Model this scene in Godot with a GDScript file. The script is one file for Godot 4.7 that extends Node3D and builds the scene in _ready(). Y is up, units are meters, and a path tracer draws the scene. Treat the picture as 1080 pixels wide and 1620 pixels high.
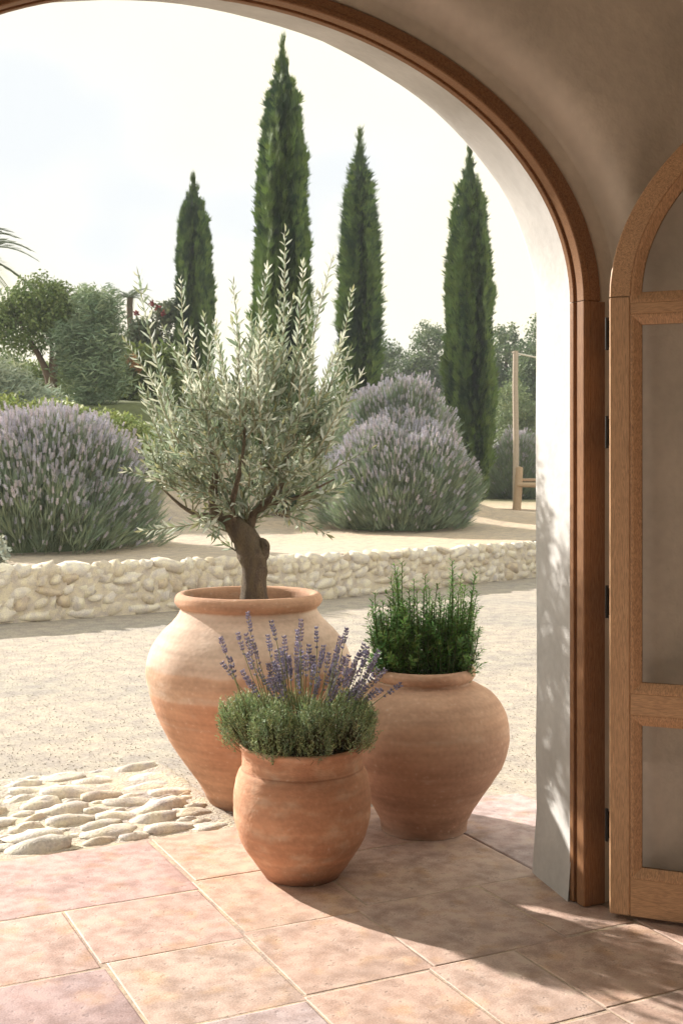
extends Node3D
# A terracotta-paved doorway with three planted clay pots, looking out into a gravel garden.
# House axes: u runs along the wall, w runs outwards from the room. The house is turned 26 degrees to the camera's axes.

const YAW := 0.4537856
const UC := 0.8987940
const US := 0.4383711

var rng := RandomNumberGenerator.new()
var taken := {}


# ------------------------------------------------------------------ mesh collector
class Mb:
	var v := PackedVector3Array()
	var n := PackedVector3Array()
	var c := PackedColorArray()
	var t := PackedVector2Array()
	var ix := PackedInt32Array()
	var col := Color.WHITE

	func tri(a: Vector3, b: Vector3, d: Vector3) -> void:
		var nn := (b - a).cross(d - a).normalized()
		var k := v.size()
		for p in [a, b, d]:
			v.append(p)
			n.append(nn)
			c.append(col)
			t.append(Vector2.ZERO)
		ix.append_array([k, k + 2, k + 1])

	func quad(a: Vector3, b: Vector3, d: Vector3, e: Vector3) -> void:
		var nn := (d - a).cross(e - b).normalized()
		var k := v.size()
		for p in [a, b, d, e]:
			v.append(p)
			n.append(nn)
			c.append(col)
			t.append(Vector2.ZERO)
		ix.append_array([k, k + 2, k + 1, k, k + 3, k + 2])

	# rows of points joined into one smooth sheet
	func grid(rows: Array, uv := false, cols: Array = []) -> void:
		var k := v.size()
		var w: int = rows[0].size()
		var h := rows.size()
		var nn := PackedVector3Array()
		nn.resize(w * h)
		for r in h - 1:
			var p: PackedVector3Array = rows[r]
			var q: PackedVector3Array = rows[r + 1]
			for j in w - 1:
				var f := (q[j + 1] - p[j]).cross(q[j] - p[j + 1])
				var a := r * w + j
				nn[a] += f
				nn[a + 1] += f
				nn[a + w] += f
				nn[a + w + 1] += f
				ix.append_array([k + a, k + a + w + 1, k + a + 1, k + a, k + a + w, k + a + w + 1])
		if rows[0][0].is_equal_approx(rows[0][w - 1]) and rows[h / 2][0].is_equal_approx(rows[h / 2][w - 1]):
			for r in h:
				var s := nn[r * w] + nn[r * w + w - 1]
				nn[r * w] = s
				nn[r * w + w - 1] = s
		for r in h:
			var p: PackedVector3Array = rows[r]
			v.append_array(p)
			for j in w:
				n.append(nn[r * w + j].normalized() if nn[r * w + j].length_squared() > 1e-20 else Vector3.UP)
				c.append(cols[r][j] if cols.size() else col)
				t.append(Vector2(float(j) / (w - 1), float(r) / (h - 1)) if uv else Vector2.ZERO)

	# a box with chamfered edges
	func box(lo: Vector3, hi: Vector3, ch := 0.004) -> void:
		var m := (lo + hi) / 2.0
		var s := (hi - lo) / 2.0
		ch = minf(ch, minf(s.x, minf(s.y, s.z)) * 0.5)
		var b := s - Vector3(ch, ch, ch)
		var axes := [[Vector3.RIGHT, Vector3.UP, Vector3.BACK], [Vector3.UP, Vector3.BACK, Vector3.RIGHT], [Vector3.BACK, Vector3.RIGHT, Vector3.UP]]
		for ax in axes:
			for sg in [1.0, -1.0]:
				var o: Vector3 = ax[0] * sg
				var p: Vector3 = ax[1]
				var q: Vector3 = ax[2] * sg
				var c0: Vector3 = m + o * absf(o.dot(s))
				var pp: Vector3 = p * absf(p.dot(b))
				var qq: Vector3 = q * absf(q.dot(b))
				quad(c0 - pp - qq, c0 + pp - qq, c0 + pp + qq, c0 - pp + qq)
		# edges
		for ax in axes:
			var e: Vector3 = ax[0]
			var el: Vector3 = e * absf(e.dot(b))
			for s1 in [1.0, -1.0]:
				for s2 in [1.0, -1.0]:
					var p: Vector3 = ax[1] * s1
					var q: Vector3 = ax[2] * s2
					var a: Vector3 = m + p * absf(p.dot(s)) + q * absf(q.dot(b))
					var d: Vector3 = m + p * absf(p.dot(b)) + q * absf(q.dot(s))
					if s1 * s2 > 0.0:
						quad(a - el, a + el, d + el, d - el) if false else quad(a - el, d - el, d + el, a + el)
					else:
						quad(a - el, a + el, d + el, d - el)

	# a tapered tube along a path
	func tube(path: Array, radii: Array, sides := 7, wob := 0.0, cols: Array = []) -> void:
		var rows := []
		var colrows := []
		var T := Vector3.UP
		var side := Vector3.RIGHT
		for i in path.size():
			var a: Vector3 = path[maxi(i - 1, 0)]
			var b: Vector3 = path[mini(i + 1, path.size() - 1)]
			T = (b - a).normalized()
			side = (side - T * side.dot(T))
			if side.length() < 0.01:
				side = T.cross(Vector3.BACK)
			side = side.normalized()
			var up := T.cross(side)
			var row := PackedVector3Array()
			var cr := []
			for j in sides + 1:
				var th := TAU * (j % sides) / sides
				var rr: float = radii[i] * (1.0 + wob * sin(th * 3.0 + i * 0.7) + wob * 0.6 * sin(th * 5.0 + i * 1.9))
				row.append(path[i] + (side * cos(th) + up * sin(th)) * rr)
				cr.append(cols[i] if cols.size() else col)
			rows.append(row)
			colrows.append(cr)
		grid(rows, false, colrows)

	func mesh(m: Material = null) -> ArrayMesh:
		var arr := []
		arr.resize(Mesh.ARRAY_MAX)
		arr[Mesh.ARRAY_VERTEX] = v
		arr[Mesh.ARRAY_NORMAL] = n
		arr[Mesh.ARRAY_COLOR] = c
		arr[Mesh.ARRAY_TEX_UV] = t
		arr[Mesh.ARRAY_INDEX] = ix
		var am := ArrayMesh.new()
		am.add_surface_from_arrays(Mesh.PRIMITIVE_TRIANGLES, arr)
		if m:
			am.surface_set_material(0, m)
		return am


# ------------------------------------------------------------------ naming helpers
func numbered(called: String) -> String:
	if not taken.has(called):
		taken[called] = 0
		return called
	taken[called] += 1
	return "%s_%03d" % [called, taken[called]]


func thing(called: String, label: String, category: String, at := Vector3.ZERO, turn := 0.0, group := "") -> Node3D:
	var o := Node3D.new()
	o.name = numbered(called)
	add_child(o)
	o.position = at
	o.rotation.y = turn
	o.set_meta("label", label)
	o.set_meta("category", category)
	if group:
		o.set_meta("group", group)
	return o


func structure(called: String, at := Vector3.ZERO, turn := 0.0) -> Node3D:
	var o := Node3D.new()
	o.name = numbered(called)
	add_child(o)
	o.position = at
	o.rotation.y = turn
	o.set_meta("kind", "structure")
	return o


func part(called: String, mesh: Mesh, m: Material, parent: Node3D, at := Vector3.ZERO, stuff := false) -> MeshInstance3D:
	var o := MeshInstance3D.new()
	var k := 0
	for ch in parent.get_children():
		if ch.has_meta("base") and ch.get_meta("base") == called:
			k += 1
	o.name = called if k == 0 else "%s_%03d" % [called, k]
	o.set_meta("base", called)
	o.mesh = mesh
	o.material_override = m
	parent.add_child(o, true)
	o.position = at
	if stuff:
		o.set_meta("kind", "stuff")
	return o


func quick(called: String, k: int, mesh: Mesh, m: Material, parent: Node3D, tr: Transform3D) -> MeshInstance3D:
	var o := MeshInstance3D.new()
	o.name = called if k == 0 else "%s_%03d" % [called, k]
	o.mesh = mesh
	o.material_override = m
	parent.add_child(o, true)
	o.transform = tr
	return o


func many(called: String, mesh: Mesh, m: Material, parent: Node3D, trs: Array, cols: Array) -> MultiMeshInstance3D:
	var mm := MultiMesh.new()
	mm.transform_format = MultiMesh.TRANSFORM_3D
	mm.use_colors = true
	mm.mesh = mesh
	mm.instance_count = trs.size()
	for i in trs.size():
		mm.set_instance_transform(i, trs[i])
		mm.set_instance_color(i, cols[i])
	var o := MultiMeshInstance3D.new()
	o.name = called
	o.multimesh = mm
	o.material_override = m
	o.set_meta("kind", "stuff")
	parent.add_child(o, true)
	return o


# ------------------------------------------------------------------ small maths
func H(u: float, w: float, h: float) -> Vector3:  # house axes to world
	return Vector3(u * UC - w * US, h, -(u * US + w * UC))


func rr(a: float, b: float) -> float:
	return rng.randf_range(a, b)


func aim(dir: Vector3, roll: float) -> Basis:  # y axis along dir
	var y := dir.normalized()
	var x := y.cross(Vector3(0.13, 0.2, 1.0)).normalized()
	var z := x.cross(y)
	var x2 := x * cos(roll) + z * sin(roll)
	return Basis(x2, y, x2.cross(y))


func tint(c: Color, spread: float, hue := 0.0) -> Color:
	var k := 1.0 + rr(-spread, spread)
	var g := rr(-hue, hue)
	return Color(c.r * k * (1.0 + g), c.g * k, c.b * k * (1.0 - g))


func ball_dir() -> Vector3:
	var z := rr(-1.0, 1.0)
	var a := rr(0.0, TAU)
	var r := sqrt(1.0 - z * z)
	return Vector3(r * cos(a), z, r * sin(a))


# ------------------------------------------------------------------ materials
func plain(c: Color, rough: float) -> StandardMaterial3D:
	var m := StandardMaterial3D.new()
	m.albedo_color = c.linear_to_srgb()
	m.roughness = rough
	m.metallic_specular = 0.4
	return m


func leafy(rough: float, through: float) -> StandardMaterial3D:
	var m := StandardMaterial3D.new()
	m.vertex_color_use_as_albedo = true
	m.roughness = rough
	m.metallic_specular = 0.35
	m.backlight_enabled = true
	m.backlight = Color(through, through, through * 0.8).linear_to_srgb()
	return m


func noise(sd: int, freq: float, octaves := 4, kind := FastNoiseLite.TYPE_SIMPLEX_SMOOTH) -> FastNoiseLite:
	var f := FastNoiseLite.new()
	f.seed = sd
	f.noise_type = kind
	f.frequency = freq
	f.fractal_octaves = octaves
	return f


func bytes_of(f: FastNoiseLite, s: int) -> PackedByteArray:
	var im := f.get_seamless_image(s, s)
	im.convert(Image.FORMAT_L8)
	return im.get_data()


func relief(m: StandardMaterial3D, tex: Texture2D, cm: float) -> void:
	m.heightmap_enabled = true
	m.heightmap_texture = tex
	m.heightmap_scale = cm


func triplanar(m: StandardMaterial3D, scale: Vector3, world := true, off := Vector3.ZERO) -> void:
	m.uv1_triplanar = true
	m.uv1_world_triplanar = world
	m.uv1_scale = scale
	m.uv1_offset = off
	m.uv1_triplanar_sharpness = 4.0


func tex_of(s: int, data: PackedByteArray, fmt: Image.Format) -> ImageTexture:
	return ImageTexture.create_from_image(Image.create_from_data(s, data.size() / s / (3 if fmt == Image.FORMAT_RGB8 else 1), false, fmt, data))


func b8(x: float) -> int:
	return clampi(int(x * 255.0), 0, 255)


func s8(x: float) -> int:  # linear to sRGB byte
	return clampi(int(255.0 * (12.92 * x if x < 0.0031308 else 1.055 * pow(x, 1.0 / 2.4) - 0.055)), 0, 255)


var plaster_bump: ImageTexture
var plaster_col: ImageTexture
var stone_bump: ImageTexture
var stone_col: ImageTexture
var tile_col: ImageTexture
var tile_bump: ImageTexture
var gravel_col: ImageTexture
var gravel_bump: ImageTexture
var wood_col: ImageTexture
var wood_bump: ImageTexture
var clay_bump: ImageTexture


func make_textures() -> void:
	var s := 512
	var a := bytes_of(noise(1, 0.006, 4), s)
	var b := bytes_of(noise(2, 0.05, 4), s)
	var d := bytes_of(noise(3, 0.2, 2), s)
	var e := bytes_of(noise(4, 0.03, 3, FastNoiseLite.TYPE_CELLULAR), s)
	var h := PackedByteArray()
	var q := PackedByteArray()
	h.resize(s * s)
	q.resize(s * s * 3)
	# plaster: broad trowel waves and fine sand; faint blotches
	for i in s * s:
		h[i] = clampi(int(a[i] * 0.6 + b[i] * 0.3 + d[i] * 0.1), 0, 255)
		var k := 0.90 + 0.10 * a[i] / 255.0 + 0.05 * (b[i] / 255.0 - 0.5)
		q[i * 3] = b8(k)
		q[i * 3 + 1] = b8(k * 0.997)
		q[i * 3 + 2] = b8(k * 0.985)
	plaster_bump = tex_of(s, h, Image.FORMAT_L8)
	plaster_col = tex_of(s, q, Image.FORMAT_RGB8)
	# field stone
	for i in s * s:
		h[i] = clampi(int(b[i] * 0.6 + d[i] * 0.4), 0, 255)
		var k := 0.90 + 0.22 * (a[i] / 255.0 - 0.4) + 0.22 * (b[i] / 255.0 - 0.5) + 0.14 * (d[i] / 255.0 - 0.5)
		q[i * 3] = b8(k * 1.0)
		q[i * 3 + 1] = b8(k * 0.985)
		q[i * 3 + 2] = b8(k * (0.955 - 0.12 * (a[i] / 255.0 - 0.5)))
	stone_bump = tex_of(s, h, Image.FORMAT_L8)
	stone_col = tex_of(s, q, Image.FORMAT_RGB8)
	# wood: drawn out along v by the material's scale
	for i in s * s:
		var g := fmod(a[i] / 255.0 * 9.0 + b[i] / 255.0 * 0.8, 1.0)
		g = absf(g * 2.0 - 1.0)
		var k := 0.78 + 0.17 * g + 0.14 * (d[i] / 255.0 - 0.5) + 0.20 * (b[i] / 255.0 - 0.5)
		h[i] = b8(k)
		q[i * 3] = b8(k * 1.06)
		q[i * 3 + 1] = b8(k * 0.97)
		q[i * 3 + 2] = b8(k * 0.88)
	wood_col = tex_of(s, q, Image.FORMAT_RGB8)
	wood_bump = tex_of(s, h, Image.FORMAT_L8)
	# clay: throwing marks are in the pot's own map; this is the sandy skin
	for i in s * s:
		h[i] = clampi(int(b[i] * 0.45 + d[i] * 0.45 + a[i] * 0.1), 0, 255)
	clay_bump = tex_of(s, h, Image.FORMAT_L8)
	# paving tile
	s = 768
	a = bytes_of(noise(11, 0.007, 4), s)
	b = bytes_of(noise(12, 0.022, 5), s)
	d = bytes_of(noise(13, 0.22, 3), s)
	e = bytes_of(noise(14, 0.05, 4), s)
	var f := bytes_of(noise(15, 0.009, 5), s)
	h.resize(s * s)
	q.resize(s * s * 3)
	for i in s * s:
		var x := a[i] / 255.0 - 0.5
		var y := b[i] / 255.0 - 0.5
		var z := d[i] / 255.0 - 0.5
		var o := f[i] / 255.0 - 0.5
		var pit := clampf((e[i] / 255.0 - 0.70) * 9.0, 0.0, 1.0) * clampf((y + 0.06) * 8.0, 0.0, 1.0)
		var k := 0.93 + 0.22 * x + 0.20 * y + 0.20 * z - 0.11 * pit
		var ochre := clampf((o - 0.10) * 2.6, 0.0, 1.0)
		var pale := clampf((-o - 0.12) * 2.6, 0.0, 1.0)
		q[i * 3] = b8(k * (1.0 + 0.05 * ochre + 0.06 * pale))
		q[i * 3 + 1] = b8(k * (0.97 + 0.01 * ochre + 0.05 * pale + 0.05 * y))
		q[i * 3 + 2] = b8(k * (0.985 - 0.08 * ochre + 0.05 * pale + 0.08 * y))
		h[i] = b8(0.6 + 0.5 * y * 0.6 + 0.35 * z - 0.5 * pit)
	tile_col = tex_of(s, q, Image.FORMAT_RGB8)
	tile_bump = tex_of(s, h, Image.FORMAT_L8)
	# gravel
	var g1 := bytes_of(noise(21, 0.055, 1, FastNoiseLite.TYPE_CELLULAR), s)
	var g2 := bytes_of(noise(22, 0.13, 1, FastNoiseLite.TYPE_CELLULAR), s)
	for i in s * s:
		var big := 1.0 - g1[i] / 255.0
		var small := 1.0 - g2[i] / 255.0
		var x := a[i] / 255.0 - 0.5
		var z := d[i] / 255.0 - 0.5
		h[i] = b8(0.5 + 0.30 * (b[i] / 255.0 - 0.5) + 0.45 * z + 0.25 * (e[i] / 255.0 - 0.5) + 0.0 * big)
		var k := 0.90 + 0.18 * x + 0.26 * z + 0.03 * (small - 0.6) + 0.20 * (e[i] / 255.0 - 0.5)
		q[i * 3] = b8(k)
		q[i * 3 + 1] = b8(k * (0.985 + 0.02 * z))
		q[i * 3 + 2] = b8(k * (0.97 + 0.05 * z - 0.06 * x))
	gravel_col = tex_of(s, q, Image.FORMAT_RGB8)
	gravel_bump = tex_of(s, h, Image.FORMAT_L8)


func stone_mat(c: Color, rough := 0.85) -> StandardMaterial3D:
	var m := plain(c, rough)
	m.albedo_texture = stone_col
	triplanar(m, Vector3(2.6, 2.6, 2.6), true, Vector3(rr(0, 1), rr(0, 1), rr(0, 1)))
	relief(m, stone_bump, 0.35)
	return m


func wood_mat(c: Color, along: Vector3, rough := 0.5) -> StandardMaterial3D:
	var m := plain(c, rough)
	m.albedo_texture = wood_col
	triplanar(m, along, false, Vector3(rr(0, 1), rr(0, 1), rr(0, 1)))
	relief(m, wood_bump, 0.06)
	return m


# ------------------------------------------------------------------ arch outlines (house axes, local: x = u, y = height, z = -w)
const ARCH_U := 1.31


func outline(a: float, b: float, spring: float, w: float, half := 48, foot := 0.0) -> PackedVector3Array:
	# from the foot of the left jamb, over the arch, to the foot of the right one
	var p := PackedVector3Array()
	for i in 9:
		p.append(Vector3(ARCH_U - a, lerpf(foot, spring, i / 9.0), -w))
	for i in half + 1:
		var th := PI - PI * i / half
		p.append(Vector3(ARCH_U + a * cos(th), spring + b * sin(th), -w))
	for i in 9:
		p.append(Vector3(ARCH_U + a, lerpf(spring, foot, (i + 1) / 9.0), -w))
	return p


func rect_like(p: PackedVector3Array, lo: Vector2, hi: Vector2, spring: float, w: float) -> PackedVector3Array:
	# the same outline pushed out to a rectangle
	var r := PackedVector3Array()
	for k in p.size():
		var q := p[k]
		if k < 9:
			r.append(Vector3(lo.x, q.y, -w))
		elif k >= p.size() - 9:
			r.append(Vector3(hi.x, q.y, -w))
		else:
			var d := Vector2(q.x - ARCH_U, q.y - spring)
			var s := 1e9
			if d.x > 1e-5:
				s = minf(s, (hi.x - ARCH_U) / d.x)
			if d.x < -1e-5:
				s = minf(s, (lo.x - ARCH_U) / d.x)
			if d.y > 1e-5:
				s = minf(s, (hi.y - spring) / d.y)
			r.append(Vector3(ARCH_U + d.x * s, spring + d.y * s, -w))
	# snap the nearest points to the corners
	for corner in [Vector3(lo.x, hi.y, -w), Vector3(hi.x, hi.y, -w)]:
		var best := 0
		for k in r.size():
			if r[k].distance_to(corner) < r[best].distance_to(corner):
				best = k
		r[best] = corner
	return r


func wavy(p: PackedVector3Array, f: FastNoiseLite, amp: float) -> PackedVector3Array:
	var r := PackedVector3Array()
	for q in p:
		var k := f.get_noise_3d(q.x * 3.0, q.y * 3.0, q.z * 3.0) * amp
		var d := Vector3(q.x - ARCH_U, maxf(q.y - 2.07, 0.0), 0.0).normalized()
		r.append(q + d * k)
	return r


func build_house() -> void:
	var white := plain(Color(0.62, 0.618, 0.615), 0.9)
	white.albedo_texture = plaster_col
	triplanar(white, Vector3(0.9, 0.9, 0.9))
	relief(white, plaster_bump, 0.22)
	var inner := plain(Color(0.87, 0.81, 0.73), 0.9)
	inner.albedo_texture = plaster_col
	triplanar(inner, Vector3(0.8, 0.8, 0.8))
	relief(inner, plaster_bump, 0.6)

	var wall := thing("house_wall", "thick white plastered house wall pierced by the wide arched doorway", "wall", Vector3.ZERO, YAW)
	var f := noise(31, 0.9, 3)
	var mb := Mb.new()
	# outside face, soft outer edge, reveal back to the door frame
	var rows := []
	var e0 := outline(1.300, 0.915, 2.085, 3.704)
	rows.append(rect_like(e0, Vector2(-4.0, 0.0), Vector2(6.5, 4.2), 2.085, 3.704))
	rows.append(wavy(outline(1.335, 0.945, 2.085, 3.704), f, 0.006))
	rows.append(wavy(outline(1.309, 0.920, 2.085, 3.702), f, 0.006))
	rows.append(wavy(outline(1.296, 0.908, 2.085, 3.694), f, 0.006))
	rows.append(wavy(outline(1.290, 0.900, 2.085, 3.678), f, 0.006))
	for i in 9:
		var k := (i + 1) / 9.0
		rows.append(wavy(outline(lerpf(1.290, 1.231, k), lerpf(0.900, 0.836, k), lerpf(2.085, 2.07, k), lerpf(3.678, 3.388, k)), f, 0.005 * (1.0 - k)))
	# the plaster spreads a little where the jambs meet the paving
	for r in range(1, rows.size()):
		var p: PackedVector3Array = rows[r]
		for k in p.size():
			var flare := 0.020 * pow(clampf(1.0 - p[k].y / 0.075, 0.0, 1.0), 2.0)
			if k < 9:
				p[k].x += flare
			elif k >= p.size() - 9:
				p[k].x -= flare
		rows[r] = p
	mb.grid(rows)
	part("outer_face_and_reveal", mb.mesh(), white, wall)
	# inside: narrow ring round the frame, splay, face towards the room
	mb = Mb.new()
	rows = []
	for q in [[1.231, 0.836, 3.388], [1.306, 0.888, 3.386], [1.308, 0.889, 3.336], [1.312, 0.892, 3.330], [1.366, 0.934, 3.330], [1.374, 0.942, 3.326], [1.380, 0.952, 3.318]]:
		rows.append(outline(q[0], q[1], 2.07, q[2]))
	# a shallow barrel that opens towards the room and rounds over into its face
	for q in [[1.383, 0.962, 3.298], [1.388, 0.974, 3.272], [1.395, 0.990, 3.246], [1.407, 1.015, 3.222], [1.428, 1.055, 3.202], [1.465, 1.115, 3.188], [1.525, 1.205, 3.180], [1.600, 1.300, 3.178]]:
		rows.append(wavy(outline(q[0], q[1], 2.07, q[2]), f, 0.010 * clampf((q[0] - 1.38) / 0.1, 0.0, 1.0)))
	var last: PackedVector3Array = rows[rows.size() - 1]
	for q in [[1.75, 1.42], [1.95, 1.50]]:
		rows.append(wavy(outline(q[0], q[1], 2.07, 3.177), f, 0.010))
	rows.append(rect_like(last, Vector2(-2.6, 0.0), Vector2(4.6, 3.75), 2.07, 3.177))
	mb.grid(rows)
	part("inner_face", mb.mesh(), inner, wall)
	mb = Mb.new()
	mb.box(Vector3(-4.0, 4.2, -3.704), Vector3(6.5, 4.26, -3.2), 0.01)
	part("coping", mb.mesh(), white, wall)

	# the room behind the camera
	var room := plain(Color(0.86, 0.81, 0.73), 0.92)
	room.albedo_texture = plaster_col
	triplanar(room, Vector3(0.8, 0.8, 0.8))
	relief(room, plaster_bump, 0.4)
	var left := structure("wall_left", Vector3.ZERO, YAW)
	for q in [[Vector3(-2.9, -0.05, -3.170), Vector3(-2.6, 3.75, -2.55)], [Vector3(-2.9, 2.35, -2.549), Vector3(-2.6, 3.75, -0.351)], [Vector3(-2.9, -0.05, -0.35), Vector3(-2.6, 3.75, 4.8)]]:
		mb = Mb.new()
		mb.box(q[0], q[1], 0.02)
		part("plaster", mb.mesh(), room, left)
	for spec in [["wall_right", Vector3(4.6, -0.05, -3.170), Vector3(4.9, 3.75, 4.8)], ["wall_back", Vector3(-2.9, -0.05, 4.8), Vector3(4.9, 3.75, 5.1)], ["ceiling", Vector3(-4.0, 3.752, -3.6), Vector3(6.5, 4.15, 5.1)]]:
		var o := structure(spec[0], Vector3.ZERO, YAW)
		mb = Mb.new()
		mb.box(spec[1], spec[2], 0.01)
		part("plaster", mb.mesh(), room, o)


func build_floor() -> void:
	var fl := structure("floor", Vector3.ZERO, YAW)
	var mortar := plain(Color(0.55, 0.45, 0.37), 0.95)
	mortar.albedo_texture = stone_col
	triplanar(mortar, Vector3(2, 2, 2))
	relief(mortar, stone_bump, 0.15)
	var mb := Mb.new()
	mb.box(Vector3(-2.6, -0.08, -4.715), Vector3(2.575, -0.0009, 4.8), 0.004)
	mb.box(Vector3(2.57, -0.08, -3.70), Vector3(4.6, -0.0030, 4.8), 0.004)
	part("mortar_bed", mb.mesh(), mortar, fl)
	var tones := [Color(0.55, 0.40, 0.355), Color(0.59, 0.44, 0.365), Color(0.61, 0.46, 0.35), Color(0.59, 0.47, 0.38), Color(0.595, 0.455, 0.36), Color(0.53, 0.45, 0.42), Color(0.565, 0.44, 0.35), Color(0.48, 0.365, 0.34)]
	var mats := []
	for k in tones.size():
		var m := plain(tones[k], 0.62)
		m.albedo_texture = tile_col
		triplanar(m, Vector3(0.72, 0.72, 0.72), true, Vector3(k * 0.37, k * 0.11, k * 0.53))
		relief(m, tile_bump, 0.16)
		m.roughness = 0.66
		mats.append(m)
	# u0, w0, u1, w1, tone
	var laid := [
		[-0.45, 4.06, 0.47, 4.69, 1], [0.47, 4.06, 1.425, 4.69, 0], [1.435, 4.15, 1.885, 4.70, 2], [1.885, 4.20, 2.61, 4.72, 4], [2.61, 3.705, 3.22, 4.74, 5],
		[-0.45, 3.55, 0.46, 4.06, 4], [0.46, 3.55, 0.935, 4.06, 1], [0.935, 3.58, 1.415, 4.06, 1], [1.415, 3.62, 1.885, 4.15, 2], [1.885, 3.66, 2.61, 4.20, 3],
		[-0.45, 3.09, 0.46, 3.55, 4], [0.46, 3.07, 0.95, 3.55, 7], [0.95, 3.08, 1.405, 3.585, 3], [1.405, 3.11, 1.835, 3.625, 4], [1.835, 3.12, 2.33, 3.665, 6], [2.33, 3.14, 2.61, 3.665, 6],
		[-0.45, 2.62, 0.46, 3.08, 3], [0.46, 2.63, 0.955, 3.07, 5], [0.955, 2.65, 1.395, 3.08, 5], [1.395, 2.66, 1.81, 3.11, 4], [1.81, 2.66, 2.12, 3.125, 3], [2.12, 2.675, 2.62, 3.135, 2],
	]
	for q in [[-0.45, 0.46, 2.62, 4], [0.46, 0.955, 2.63, 3], [0.955, 1.395, 2.65, 4], [1.395, 1.81, 2.66, 6], [1.81, 2.12, 2.66, 6], [2.12, 2.62, 2.675, 6], [2.62, 3.09, 2.68, 4], [3.09, 3.56, 2.68, 3]]:
		laid.append([q[0], 2.17, q[1], q[2], q[3]])
	var w := 2.17
	var k2 := 0
	while w > 0.2:
		var u := -2.34 + (0.2 if k2 % 2 else 0.0)
		while u < 4.1:
			laid.append([u, w - 0.47, u + 0.47, w, rng.randi_range(1, 6)])
			u += 0.47
		w -= 0.47
		k2 += 1
	for u in [2.62, 3.09]:
		laid.append([u, 2.68, u + 0.47, 3.17, 4])
	for row in [[2.17, 2.62], [2.62, 3.085], [3.09, 3.55], [3.55, 4.06], [4.06, 4.69]]:
		for j in 4:
			laid.append([-2.33 + 0.47 * j, row[0], -1.86 + 0.47 * j, row[1], rng.randi_range(0, 4)])
	for j in 2:
		laid.append([3.56 + 0.47 * j, 2.17, 4.03 + 0.47 * j, 2.68, rng.randi_range(1, 6)])
		laid.append([3.56 + 0.47 * j, 2.68, 4.03 + 0.47 * j, 3.17, rng.randi_range(1, 6)])
	var n := 0
	for q in laid:
		var g := 0.0013
		var lo := Vector2(q[0] + g, q[1] + g)
		var hi := Vector2(q[2] - g, q[3] - g)
		var pts := []
		for c in [lo, Vector2(hi.x, lo.y), hi, Vector2(lo.x, hi.y)]:
			pts.append(c + Vector2(rr(-0.0025, 0.0025), rr(-0.0025, 0.0025)))
		if n == 4:  # the outer tile's worn, slanting edge
			pts[2] = Vector2(3.16, 4.62)
			pts[3] = Vector2(2.615, 4.72)
		var tile := Mb.new()
		var cen: Vector2 = (pts[0] + pts[1] + pts[2] + pts[3]) / 4.0
		var lift := [rr(-0.0006, 0.0010), rr(-0.0006, 0.0010), rr(-0.0006, 0.0010), rr(-0.0006, 0.0010)]
		# worn top: a 5 by 5 sheet that rolls off at its edges
		var rows := []
		for i in 7:
			var row := PackedVector3Array()
			for j in 7:
				var fi := [0.0, 0.006, 0.02, 0.5, 0.98, 0.994, 1.0][i] as float
				var fj := [0.0, 0.006, 0.02, 0.5, 0.98, 0.994, 1.0][j] as float
				var a2: Vector2 = pts[0].lerp(pts[1], fi)
				var b2: Vector2 = pts[3].lerp(pts[2], fi)
				var p: Vector2 = a2.lerp(b2, fj)
				var e := mini(mini(i, 6 - i), mini(j, 6 - j))
				var y: float = lerpf(lerpf(lift[0], lift[1], fi), lerpf(lift[3], lift[2], fi), fj) + [-0.008, -0.0008, 0.0, 0.0][e]
				row.append(Vector3(p.x - cen.x, y, -(p.y - cen.y)))
			rows.append(row)
		tile.grid(rows)
		quick("tile", n, tile.mesh(), mats[q[4]], fl, Transform3D(Basis(), Vector3(cen.x, 0.0, -cen.y)))
		n += 1


# ------------------------------------------------------------------ door frame and leaf
func sweep(profile: Array, a0: float, b0: float, spring: float, from_arch: bool, u_side: float, top: float) -> ArrayMesh:
	# profile: (n outward, w). A straight jamb at one side, or the curved head.
	var mb := Mb.new()
	for k in profile.size():
		var p: Vector2 = profile[k]
		var q: Vector2 = profile[(k + 1) % profile.size()]
		var r1 := PackedVector3Array()
		var r2 := PackedVector3Array()
		if from_arch:
			for i in 65:
				var th := PI - PI * i / 64.0
				th = clampf(th, 0.0012, PI - 0.0012)
				r1.append(Vector3(ARCH_U + (a0 + p.x) * cos(th), spring + (b0 + p.x * 0.67) * sin(th), -p.y))
				r2.append(Vector3(ARCH_U + (a0 + q.x) * cos(th), spring + (b0 + q.x * 0.67) * sin(th), -q.y))
		else:
			for y in [0.004, top * 0.5, top]:
				r1.append(Vector3(ARCH_U + u_side * (a0 + p.x), y, -p.y))
				r2.append(Vector3(ARCH_U + u_side * (a0 + q.x), y, -q.y))
			if u_side > 0.0:
				r1.reverse()
				r2.reverse()
		mb.grid([r1, r2])
	return mb.mesh()


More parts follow.
